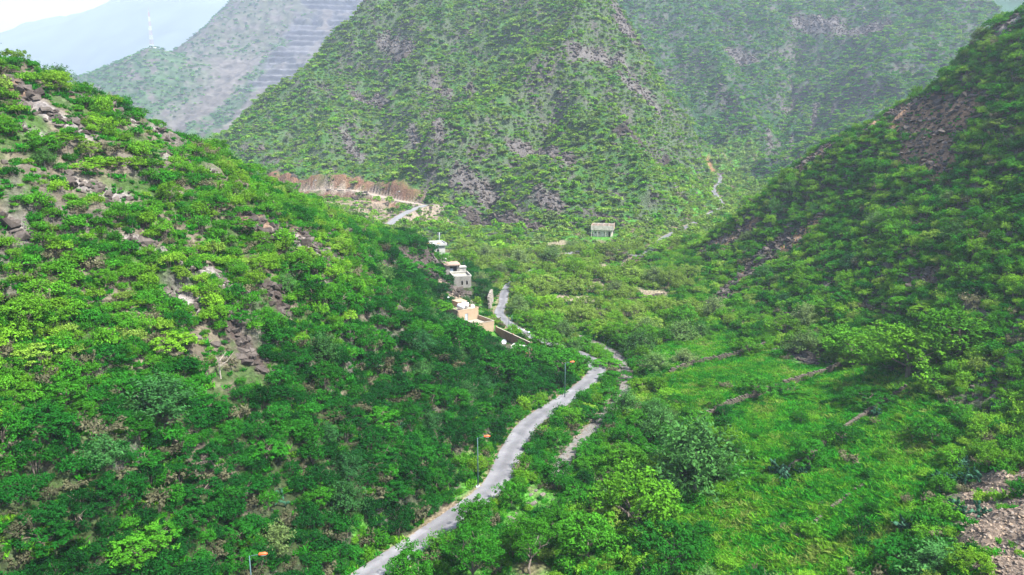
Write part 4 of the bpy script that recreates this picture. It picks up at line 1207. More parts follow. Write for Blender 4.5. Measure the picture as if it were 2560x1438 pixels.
# -- grey deserted buildings at the toe of the hill
gb = empty("deserted_building", (-14.3, 259, 0), math.radians(14), "grey plastered deserted building on the toe of the hill with weedy roof terrace", "building")
b = MB(); wall(b, (-6.0, 0), (0, 0), 4.2, 8.9, .3, [(2.6, 3.2, 6.0, 7.5), (4.3, 4.9, 6.0, 7.5)]); wall(b, (0, .15), (0, 8.5), 4.2, 8.9, .3, [(2, 2.7, 6, 7.5), (5, 5.7, 6, 7.5)]); wall(b, (-6, .15), (-6, 8.5), 4.2, 8.9, .3); wall(b, (-5.85, 8.35), (-.15, 8.35), 4.2, 8.9, .3)
b.build("lower_wall", GREYP, gb)
MB().box(-5.85, -.15, .15, 8.2, 8.3, 8.5).build("roof_terrace", plain("mossy_screed", (.30, .29, .24), .95, .4, .6), gb)
b = MB(); parapet(b, -6.15, .25, -.2, 8.6, 8.902, 9.3, .28); b.build("parapet", CONC, gb)
b = MB(); wall(b, (-7.4, 9.3), (-2.4, 9.3), 4.8, 11.4, .3, [(1.6, 4.1, 8.6, 10.9)]); wall(b, (-7.4, 9.45), (-7.4, 15), 4.8, 11.4, .3); wall(b, (-2.4, 9.45), (-2.4, 15), 4.8, 11.4, .3); wall(b, (-7.25, 15), (-2.55, 15), 4.8, 11.4, .3)
b.build("upper_wall", GREYP, gb)
MB().box(-7.8, -2.0, 8.5, 15.4, 11.402, 11.72).build("roof", CONCP, gb)
MB().box(-5.7, -4.6, 9.32, 9.38, 8.6, 10.2).build("door", DOORM, gb)
b = MB(); b.box(-2.2, .6, 12, 15, 8.5, 9.9); b.box(-2.4, .8, 11.8, 15.2, 9.902, 10.1); b.build("annex", CONC, gb)
b = MB(); b.box(-9.5, -6.0, 16.5, 19, 8, 12.4); b.box(-9.8, -5.7, 16.2, 19.3, 12.402, 12.6); b.build("rear_room", CONC, gb)
KEEP_OUT += [(-17.5, 263, 5.5), (-20.5, 271, 5.5), (-16.5, 255.5, 3.2), (-12.5, 262, 3.0)]

# -- white house behind it
wh = empty("house", (-28.6, 320, 0), math.radians(18), "white plastered flat roofed house with orange tarps on the roof behind the hill toe", "house")
b = MB(); wall(b, (-9.5, 0), (0, 0), 5.2, 10.4, .3, [(2, 3, 7.4, 8.8), (6, 7, 7.4, 8.8)]); wall(b, (0, .15), (0, 7.5), 5.2, 10.4, .3, [(1.3, 2.0, 7.4, 8.8), (4.6, 5.3, 7.4, 8.8)]); wall(b, (-9.5, .15), (-9.5, 7.5), 5.2, 10.4, .3); wall(b, (-9.35, 7.35), (-.15, 7.35), 5.2, 10.4, .3)
b.build("wall", WHITEP, wh)
MB().box(-10.2, .8, -.8, 8.2, 10.402, 10.75).build("roof_slab", CEMENT, wh)
b = MB(); parapet(b, -10.2, .8, -.8, 8.2, 10.752, 11.35, .2); b.build("parapet", WHITEP, wh)
b = MB(); wall(b, (-17, 1), (-9.7, 1), 5.2, 8.6, .3, [(2, 3, 6.8, 8)]); wall(b, (-17, 1.15), (-17, 8), 5.2, 8.6, .3); wall(b, (-16.85, 8), (-9.7, 8), 5.2, 8.6, .3); b.box(-17.4, -9.7, .6, 8.4, 8.602, 8.9); b.build("side_wing", WHITEP, wh)
b = MB(); b.box(-6.5, -4.8, 2.5, 4.4, 10.752, 11.9); b.build("roof_hatch", WHITEP, wh)
KEEP_OUT += [(-33, 322, 6.5), (-30, 326, 6), (-42, 322, 5), (-27, 314, 4)]
def wh_pt(x, y, z):
    c, s = math.cos(math.radians(18)), math.sin(math.radians(18)); return (-28.6 + c * x - s * y, 320 + s * x + c * y, z)
for k, (x, y, w, lab) in enumerate(((-7.6, 1.2, 2.4, "orange tarp bundle at the left end of the white house roof"), (-2.4, 1.0, 2.0, "orange tarp bundle at the right end of the white house roof"))):
    t = MB(); t.ellipsoid((0, 0, .35), (w * .5, .6, .5), 10, 5); tag(t.build("tarp_bundle", ORANGE, None, True, wh_pt(x, y, 10.76), (0, 0, .3)), lab, "tarp", "orange bundles on the white house roof")

# -- abandoned concrete house across the valley
RUINC = plain("bare_block_concrete", (.52, .465, .38), .93, .3, .9, bump=.3)
ah = empty("abandoned_house", (43.5, 361.5, 8.6), math.radians(-11), "unfinished grey concrete house with open roof partitions at the mountain foot", "house")
b = MB(); wall(b, (-4.3, -3.6), (4.3, -3.6), -.6, 3.2, .3, [(.7, 1.4, 1.5, 2.3), (2.4, 3.1, 1.5, 2.3), (5.2, 5.9, 1.8, 2.4), (7.2, 8.1, .0, 2.5)])
wall(b, (4.3, -3.45), (4.3, 4.4), -.6, 3.2, .3, [(3, 3.9, 1.4, 2.3)]); wall(b, (-4.3, -3.45), (-4.3, 4.4), -.6, 3.2, .3, [(3, 3.9, 1.4, 2.3)]); wall(b, (-4.15, 4.25), (4.15, 4.25), -.6, 3.2, .3)
b.build("wall", RUINC, ah)
MB().box(-5.3, 5.3, -4.7, 5.2, 3.202, 3.5).build("floor_slab", RUINC, ah)
MB().box(-5.3, 5.3, -4.7, -4.5, 3.502, 5.4).build("parapet", RUINC, ah); MB().box(-5.3, 5.1, 5.0, 5.2, 3.502, 5.4).build("parapet", RUINC, ah)
MB().box(-5.3, -5.1, -4.5, 5.0, 3.502, 5.5).build("side_parapet", CONCP, ah); MB().box(5.1, 5.3, -4.5, 5.2, 3.502, 5.7).box(4.5, 5.1, -4.498, -4.3, 3.502, 5.5).build("side_parapet", CONCP, ah)
b = MB()
for y in (-1.6, 1.6): b.box(-5.1, 5.1, y - .1, y + .1, 3.502, 5.1)
for x in (-2.6, .2, 2.8):
    for y0, y1 in ((-4.5, -1.7), (-1.5, 1.5), (1.7, 5.0)): b.box(x - .1, x + .1, y0, y1, 3.502, 5.1 + .1 * (x > 0))
b.build("roof_partition", CONCP, ah)
for x in (-5.0, -2.0, 1.6, 5.0):
    MB().box(x - .15, x + .15, -4.6, -4.3, -.8, 3.2).build("column", RUINC, ah)
KEEP_OUT += [(43.5, 361.5, 7), (42, 354, 5.5), (41, 348, 4)]

# -- little hut with a tank on the far platform
hz_ = float(H(-148, 470)); hp = P(678, 463, 470)
hut = empty("hut", (hp[0], hp[1], max(hp[2] - .5, hz_ - .5)), .3, "tiny pink hut carrying a white water tank beyond the ridge", "hut")
MB().box(-1.7, 1.7, -1.6, 1.6, -3, 2.2).build("wall", plain("pink_plaster", (.42, .28, .21), .9, .15, 1), hut)
MB().box(-1.9, 1.9, -1.8, 1.8, 2.202, 2.4).build("roof", WHITEP, hut)
b = MB(); b.tube([(0, 0, 2.4), (0, 0, 2.6), (0, 0, 3.4), (0, 0, 4.0)], [.9, 1.15, 1.15, .4], 12); b.build("tank", WHITE, hut, True)

# -- far white buildings on the distant mountain
for k, (u, v, w, h_, lab) in enumerate(((38, 141, 20, 10, "far white building at the left of the hazy distant cluster"), (59, 138, 13, 8, "far white building at the right of the hazy distant cluster"), (20, 146, 7, 5, "tiny far white building apart at the low end of the hazy cluster"))):
    q = P(u, v, 5750)
    # sits on the mountain's face: push back until it meets the slope
    d = ray(u, v)
    t = empty("distant_building", q, 0, lab, "building", "white buildings far off on the hazy mountain")
    MB().box(-w, w, -20, 60, -90, h_).build("wall", WHITEP, t); MB().box(-w - 1, w + 1, -21, 61, h_ + .01, h_ + 1.2).build("roof", WHITEP, t)

# ------------------------------------------------------------------ lamps, poles, wires
def street_lamp(loc, rz, h, label, arm=1.3, cap=True, head=LAMPRED, group="street lamps along the valley road"):
    t = empty("street_lamp", loc, rz, label, "street lamp", group)
    b = MB(); b.tube([(0, 0, -.3), (0, 0, h * .5), (0, 0, h)], [.11, .085, .06], 8); b.build("pole", STEEL, t, True)
    b = MB(); b.tube([(0, 0, h - .25), (.25, 0, h + .02), (arm, 0, h + .12)], [.045, .04, .035], 6); b.build("arm", STEEL, t, True)
    b = MB(); b.tube([(arm - .25, 0, h + .10), (arm - .1, 0, h + .15), (arm + .55, 0, h + .20), (arm + .85, 0, h + .16)], [.07, .19, .20, .08], 10)
    hd = b.build("lamp_head", head, t, True)
    b = MB(); b.ellipsoid((arm + .3, 0, h + .0), (.4, .15, .12), 10, 5); b.build("lens", GLASSY, hd, True)
    if cap: MB().box(-.35, .35, -.35, .35, -.5, .22).build("footing", CEMENT, t)
    KEEP_OUT.append((loc[0], loc[1], 1.3))
    return t
lp = G(650, 1388, 9.1); street_lamp((lp[0] - 1.3, lp[1], float(H(lp[0] - 1.3, lp[1]))), .1, 9.0 - float(H(lp[0] - 1.3, lp[1])), "street lamp with orange red head beside the nearest stretch of road")
KEEP_OUT.append((lp[0] - 1.0, lp[1] - 4, 3.0)); KEEP_OUT.append((lp[0] - .5, lp[1] - 9, 3.0))
g = G(1195, 1212, .25); street_lamp((g[0], g[1], float(H(g[0], g[1]))), .15, 9.0, "street lamp with orange red head standing left of the wide road straight"); KEEP_OUT.append((g[0], g[1] - 4, 2.4))
g = G(1412, 990, .3); street_lamp((g[0], g[1], float(H(g[0], g[1]))), .2, 8.3, "street lamp with orange red head where the road narrows behind bushes"); KEEP_OUT.append((g[0], g[1] - 4, 2.6))
for (u, v, h, lab) in ((781, 475, 6.2, "pale street lamp on the dirt track below the long red cutting"), (994, 502, 5.0, "pale street lamp on the dirt track near the paved ramp")):
    q = min(TRACK, key=lambda p: abs(project(p[0], p[1], p[2])[0] - u))
    street_lamp((q[0], q[1] + 2.2, q[2] - .1), .0, h, lab, 1.0, True, GALV, "street lamps along the dirt track")

def pole(name, loc, h, r, mat, label, cat, cross=0, group=None, cap=None):
    t = empty(name, loc, 0, label, cat, group)
    b = MB(); b.tube([(0, 0, -.6), (0, 0, h)], [r * 1.2, r * .8], 7); b.build("post", mat, t, True)
    for k in range(cross):
        b = MB(); b.box(-.9, .9, -.05, .05, h - .35 - .9 * k, h - .22 - .9 * k); [b.tube([(x, 0, h - .22 - .9 * k), (x, 0, h + .02 - .9 * k)], .05, 5) for x in (-.8, 0, .8)]; b.build("cross_arm", mat, t)
    if cap is not None:
        b = MB(); b.ellipsoid((0, 0, h), (.38, .38, .22), 10, 5); b.build("lamp_globe", cap, t, True)
    KEEP_OUT.append((loc[0], loc[1], .8))
    return t
top = P(1098, 581, 334)
pp = pole("power_pole", (top[0], 334, float(H(top[0], 334))), top[2] - float(H(top[0], 334)), .16, GALV, "grey power pole with cross arms behind the white house", "power pole", 3)
q = P(1159, 641, 286); pole("power_pole", (q[0], 286, float(H(q[0], 286))), q[2] - float(H(q[0], 286)), .10, DARKM, "thin dark pole standing behind the deserted grey building", "power pole", 1)
g = ground(1121, 766); pole("lamp_post", (g[0], g[1], g[2]), 2.9, .07, DARKM, "short dark lamp post with white globe in the bare yard", "lamp post", 0, None, WHITE)
g = ground(1137, 766); pole("post", (g[0], g[1], g[2]), 3.1, .10, DARKM, "plain dark post beside the globe lamp in the bare yard", "post")
for u, lab in ((1272, "thin green pole at the road bend, left one of the pair"), (1280, "thin green pole at the road bend, right one of the pair")):
    g = ground(u, 822); pole("roadside_pole", (g[0], g[1], g[2]), 4.2, .07, STEEL, lab, "pole", 0, "thin poles at the road bend")
cb = MB()
for k, (x, dz) in enumerate(((-.8, -.2), (.8, -.2), (-.8, -1.1), (.8, -1.1))):
    A = np.array([top[0] + x, 334, top[2] + dz]); B = np.array(wh_pt(-10.0, 3 + .8 * k, 11.4 - .2 * (k // 2)))
    pts = [A + (B - A) * t + np.array([0, 0, -1.0 * 4 * t * (1 - t) * .6]) for t in np.linspace(0, 1, 10)]
    cb.tube(pts, .035, 4)
tag(cb.build("power_cable", DARKM), "sagging dark cables from the power pole to the white house roof", "cable")

# -- lattice mast on the far hilltop
mp = P(380, 119, 1800); mz = float(HQ(mp[0], 1800))
mast = empty("radio_mast", (mp[0], 1800, mz - 1), 0, "tall red and white lattice radio mast on the far hilltop", "mast")
MRED, MWHT = plain("mast_red", (.33, .15, .13), .6, .1, .2), plain("mast_white", (.55, .55, .56), .6, .1, .2)
NS, MH = 8, 78.0
for k in range(NS):
    z0, z1 = MH * k / NS, MH * (k + 1) / NS; w0, w1 = 3.6 * (1 - .78 * k / NS), 3.6 * (1 - .78 * (k + 1) / NS); b = MB()
    cs = [(-1, -1), (1, -1), (1, 1), (-1, 1)]
    for i in range(4):
        c0, c1 = cs[i], cs[(i + 1) % 4]
        b.tube([(c0[0] * w0, c0[1] * w0, z0), (c0[0] * w1, c0[1] * w1, z1)], .16, 4)
        b.tube([(c0[0] * w0, c0[1] * w0, z0), (c1[0] * w1, c1[1] * w1, z1)], .09, 4); b.tube([(c1[0] * w0, c1[1] * w0, z0), (c0[0] * w1, c0[1] * w1, z1)], .09, 4)
        b.tube([(c0[0] * w0, c0[1] * w0, z0), (c1[0] * w0, c1[1] * w0, z0)], .12, 4)
    b.build("mast_section", MWHT if k % 2 == 0 else MRED, mast)
MB().tube([(0, 0, MH), (0, 0, MH + 8)], .24, 5).build("antenna", MRED, mast)
MB().box(3.8, 9, -3, 2, -4, 2.6).build("equipment_cabin", WHITE, mast)

# ------------------------------------------------------------------ stones
def hull_rock(seed, n=13, box=(1, .8, .6)):
    rng = np.random.default_rng(seed); bm = bmesh.new()
    for k in range(n):
        p = rng.uniform(-1, 1, 3); p /= max(np.abs(p).max(), .55) * 1.02
        p = p * np.array(box) * rng.uniform(.75, 1.0)
        bm.verts.new(tuple(p))
    r = bmesh.ops.convex_hull(bm, input=bm.verts)
    bmesh.ops.delete(bm, geom=[v for v in bm.verts if not v.link_faces], context='VERTS')
    me = bpy.data.meshes.new("rock"); bm.to_mesh(me); bm.free()
    return me
def rock_material(name, a, b_):
    m, nt, out = new_mat(name)
    bs = N(nt, "ShaderNodeBsdfPrincipled"); bs.inputs["Roughness"].default_value = .92; bs.inputs["Specular IOR Level"].default_value = .15
    oi = N(nt, "ShaderNodeObjectInfo"); at = N(nt, "ShaderNodeAttribute"); at.attribute_name = "tint"; at.attribute_type = 'INSTANCER'
    tc = N(nt, "ShaderNodeTexCoord"); n1 = N(nt, "ShaderNodeTexNoise"); n1.inputs["Scale"].default_value = 2.2; n1.inputs["Detail"].default_value = 7; n1.inputs["Roughness"].default_value = .7
    nt.links.new(tc.outputs["Object"], n1.inputs["Vector"])
    mx = N(nt, "ShaderNodeMix", data_type='RGBA'); mx.inputs["A"].default_value = (*a, 1); mx.inputs["B"].default_value = (*b_, 1)
    nt.links.new(at.outputs["Fac"], mx.inputs["Factor"])
    mr = N(nt, "ShaderNodeMapRange"); mr.inputs[1].default_value = .3; mr.inputs[2].default_value = .7; mr.inputs[3].default_value = .55; mr.inputs[4].default_value = 1.4; nt.links.new(n1.outputs["Fac"], mr.inputs[0])
    cb_ = N(nt, "ShaderNodeCombineColor"); [nt.links.new(mr.outputs[0], cb_.inputs[k]) for k in range(3)]
    mm = N(nt, "ShaderNodeMix", data_type='RGBA', blend_type='MULTIPLY'); mm.inputs["Factor"].default_value = 1
    nt.links.new(mx.outputs["Result"], mm.inputs["A"]); nt.links.new(cb_.outputs[0], mm.inputs["B"]); nt.links.new(mm.outputs["Result"], bs.inputs["Base Color"])
    bp = N(nt, "ShaderNodeBump"); bp.inputs["Strength"].default_value = .7; bp.inputs["Distance"].default_value = .12; nt.links.new(n1.outputs["Fac"], bp.inputs["Height"]); nt.links.new(bp.outputs[0], bs.inputs["Normal"])
    nt.links.new(bs.outputs[0], out.inputs[0])
    return m
ROCKM = rock_material("hill_rock", (.045, .036, .031), (.135, .115, .100))
ROCKS = []
for k in range(8):
    me = hull_rock(1000 + k, 12 + k % 3 * 2, (1, .55 + .06 * k, .45 + .05 * (k % 4))); me.materials.append(ROCKM); ROCKS.append(me)
STONES = []
for k in range(6):
    me = hull_rock(1040 + k, 9, (1, .7, .4)); me.materials.append(plain("scree_stone_%d" % k if False else "scree_stone", [(.20, .145, .10), (.16, .125, .097), (.25, .19, .135), (.11, .085, .065), (.19, .16, .135), (.145, .105, .08)][k], .95, .3, 3)); STONES.append(me)

def stone_wall(name, line, h, mat, label, cat="terrace wall", thick=.5, size=.42, lean=0.0, base_z=None):
    """a dry wall of separate rough blocks, joined because each is only a few pixels across"""
    rng = np.random.default_rng(abs(hash(label)) % 1000 if False else len(label) * 7)
    x0, y0 = line[0][0], line[0][1]; z0 = float(H(x0, y0))
    root = empty(name, (x0, y0, z0), 0, label, cat)
    V, Fc = [], []
    s = 0.0; pl = [np.array(p[:2]) for p in line]
    seg = np.r_[0, np.cumsum([np.hypot(*(pl[i + 1] - pl[i])) for i in range(len(pl) - 1)])]
    tot = seg[-1]
    rows = max(2, int(h / (size * .62)))
    for r_ in range(rows):
        s = rng.uniform(0, size)
        while s < tot:
            w = size * rng.uniform(.6, 1.5); p = [np.interp(s + w / 2, seg, [q[k] for q in pl]) for k in (0, 1)]
            t = np.array([np.interp(s + w, seg, [q[k] for q in pl]) - np.interp(s, seg, [q[k] for q in pl]) for k in (0, 1)]); t /= max(np.hypot(*t), 1e-6); nn = np.array([-t[1], t[0]])
            gz = float(H(p[0], p[1])) if base_z is None else base_z
            if r_ < rows - 1 or rng.random() < .7:
                zc = gz - .25 + (r_ + .5) * h / rows; b0 = len(V)
                for dz in (-1, 1):
                    for dy in (-1, 1):
                        for dx in (-1, 1):
                            e = rng.uniform(.8, 1.12, 3); ll = lean * (zc - gz)
                            q = np.array(p) + t * dx * w * .48 * e[0] + nn * (dy * thick * .5 * e[1] + rng.normal(0, .02) + ll)
                            V.append((q[0] - x0, q[1] - y0, zc + dz * h / rows * .5 * e[2] - z0))
                Fc += [tuple(b0 + i for i in f) for f in ((0, 2, 3, 1), (4, 5, 7, 6), (0, 1, 5, 4), (2, 6, 7, 3), (0, 4, 6, 2), (1, 3, 7, 5))]
            s += w * 1.02
    o = obj("stones", mesh_from("stones", V, Fc, [mat]), root); tag(o, kind="stuff")
    return root
TW = ["dry stone terrace wall along the bright green upper field under the trees", "dry stone terrace wall behind the dense bush on the middle field", "long dry stone terrace wall below the middle field running to the big tree",
      "low dry stone terrace wall beyond the tall round bush", "low stone edge of the lowest yellow green plot near the scree", "stone terrace wall between bare plots in the orchard", "stone terrace wall below the lone round tree", "dark stone terrace wall just below the unfinished concrete house"]
for pl, h, lab in zip(TERR, TERR_H, TW):
    stone_wall("terrace_wall", pl, h + .2, FIELDST, lab)
ga, gb_ = ground(1224, 776), ground(1232, 752)
rw = [ga[:2], ga[:2] * .5 + gb_[:2] * .5, gb_[:2]]
stone_wall("retaining_wall", smooth_line([np.array([*q, 0]) for q in rw], 1.0), 4.6, PALEST, "tall pale stone retaining wall beside the winding road", "wall", .7, .62, .10)
KEEP_OUT += [(q[0] + o_, q[1] - 3, 2.2) for q in rw for o_ in (-2, 1)]
ga, gb_ = ground(1384, 876), ground(1414, 890)
stone_wall("roadside_wall", smooth_line([ga, gb_], 1.0), 1.1, PALEST, "low pale stone wall along the road behind the dark trunked tree", "wall")

# single boulders: the ones that can be picked out
def boulder(loc, size, seed, label, group=None, tint=.4, flat=1.0, name="boulder"):
    rng = np.random.default_rng(seed)
    o = obj(name, ROCKS[seed % len(ROCKS)], None, loc, (rng.uniform(-.4, .4), rng.uniform(-.4, .4), rng.uniform(0, 6.28)), (size * rng.uniform(.8, 1.2), size * rng.uniform(.8, 1.2), size * flat * rng.uniform(.8, 1.3)))
    o["tint"] = float(tint)
    return tag(o, label, "boulder", group)
for k, (u, v, s, t, lab) in enumerate(((597, 856, 1.45, .55, "brown boulder with pale flat top at the head of the dark rock pile"), (626, 884, 1.5, .35, "tilted grey slab boulder in the middle of the dark rock pile"), (636, 900, 1.1, .3, "brown boulder with orange top on the dark rock pile"),
        (612, 908, 1.25, .05, "dark upright boulder at the foot of the dark rock pile"), (655, 925, 1.1, .1, "dark slab leaning below the dark rock pile"), (540, 862, .9, .3, "dull round boulder left of the dark rock pile, behind bare twigs"),
        (497, 845, .6, .7, "small pale boulder on the bare ledge left of the rock pile"), (690, 722, 1.2, .1, "dark twin boulder on the middle of the left slope"), (672, 730, .9, .15, "smaller dark boulder touching the twin on the left slope"),
        (110, 275, 1.7, .5, "large grey boulder on the ridge at the far left"), (2065, 1152, .8, .9, "pinkish boulder in grass right of the tall round bush"), (1985, 957, .7, 1.0, "whitish stone on the long terrace wall"),
        (1222, 1083, .6, .6, "dull stone beside the street lamp on the straight"), (1998, 880, 2.2, .5, "big grey rock under the silver tree at the slope foot"), (2030, 890, 2.0, .45, "big ribbed grey rock right of the rock under the silver tree"))):
    g = ground(u, v); boulder((g[0], g[1], g[2] + s * .15), s, 40 + k, lab, None, t, .95); KEEP_OUT.append((g[0], g[1], s * 1.0)); KEEP_OUT.append((g[0] * .975, g[1] * .975, s * .9))
for k, (u, v, s) in enumerate(((1327, 1240, .55), (1357, 1238, .5), (1334, 1262, .7), (1318, 1258, .55), (1366, 1283, .6), (1290, 1286, .5), (1385, 1252, .5), (1372, 1268, .45), (1338, 1228, .45), (1280, 1300, .9), (1312, 1300, .7))):
    g = ground(u, v); boulder((g[0], g[1], g[2] + .1), s, 60 + k, ["pale boulder highest left among the roadside weeds", "pale boulder highest right among the roadside weeds", "big white boulder in the middle of the roadside weeds", "pale boulder touching the left side of the big white one", "pale boulder lying alone toward the stream bed", "pale boulder lowest left of the big white one", "pale boulder at the edge of the stream bed", "small pale boulder between the big white one and the stream", "small pale boulder topmost in the roadside weeds", "broad flat boulder above the branching trees", "flat boulder right of the broad flat one"][k], "pale boulders among weeds beside the road", 1.15 + .35 * (k % 3), .7); KEEP_OUT.append((g[0], g[1], s + .5))
nb = 0
ROCKLIST = []
for ri, (pl, w, c) in enumerate(RIBLINES):
    if pl[0][1] > 330: continue
    rng = np.random.default_rng(2000 + ri)
    L_ = len(pl) * 2.0; cnt = int(min(13, 3 + L_ * w * .25))
    for k in range(cnt):
        p = pl[rng.integers(len(pl))]; x, y = p[0] + rng.normal(0, w * .5), p[1] + rng.normal(0, w * .5); s = rng.uniform(.45, 1.25) * (1.25 if w > 2.3 else 1)
        left = p[0] < 0
        ROCKLIST.append(boulder((x, y, float(H(x, y)) + s * .1), s, int(rng.integers(1000)), None,
                "rocks on the ribs of the left slope" if left else "rocks on the ribs of the right slope", float(np.clip(np.mean(c) * 3.0 - .12 + rng.normal(0, .15), 0, 1.2)), rng.uniform(.6, 1.1), "rock"))
        nb += 1
        if s > .8: KEEP_OUT.append((x, y, s * .6))
print("rocks", nb)
# sheet and litter by the road
g = ground(1281, 826); sh = MB()
for i in range(5):
    for j in range(5): sh.v.append((-.9 + .45 * i, -.6 + .3 * j, .25 + .12 * math.sin(i * 1.7 + j) + .05 * j))
for i in range(4):
    for j in range(4): sh.f.append((i * 5 + j, i * 5 + 5 + j, i * 5 + 6 + j, i * 5 + 1 + j))
tag(sh.build("plastic_sheet", BLUESH, None, True, (g[0], g[1], g[2]), (0, 0, .4)), "pale blue plastic sheet lying in grass between wall and road", "sheet"); KEEP_OUT.append((g[0], g[1], 1.8))
for k, (u, v) in enumerate(((1294, 824), (1301, 826), (1308, 827), (1322, 833))):
    g = ground(u, v); sk = MB(); sk.ellipsoid((0, 0, .2), (.5, .35, .32), 9, 6)
    tag(sk.build("rubbish_sack", WHITE if k % 2 == 0 else BLUESH, None, True, (g[0], g[1], g[2]), (0, 0, k * 1.1)), ["white rubbish sack nearest the blue sheet under the roadside tree", "pale blue rubbish sack second from the blue sheet", "white rubbish sack third from the blue sheet", "pale blue sack lying apart behind the dark trunked tree"][k], "sack", "rubbish sacks by the road")
# ------------------------------------------------------------------ plants one can single out
CROWN = {"broadleaf_tree": (DOMES, DOME_TRUNKS, "crown"), "acacia_tree": (ACACIAS, ACACIA_TRUNKS, "crown"), "feathery_tree": (PLUMES, PLUME_TRUNKS, "crown")}
def tree(kind, loc, r, seed, tint, label, group=None, zs=1.0, cat="tree"):
    rng = np.random.default_rng(seed)
    cs, ts, cn = CROWN[kind]
    sink = {"acacia_tree": .20, "broadleaf_tree": .10}.get(kind, .04) * r if label is None else {"acacia_tree": .10, "broadleaf_tree": .10, "feathery_tree": .22}[kind] * r
    root = empty(kind, (loc[0], loc[1], loc[2] - sink), rng.uniform(0, 6.28), label, cat, group); root.scale = (r * rng.uniform(.88, 1.15), r * rng.uniform(.88, 1.15), r * zs)
    c = obj("crown", cs[seed % len(cs)], root); c["tint"] = float(tint)
    obj("trunk", ts[seed % len(ts)], root)
    return root
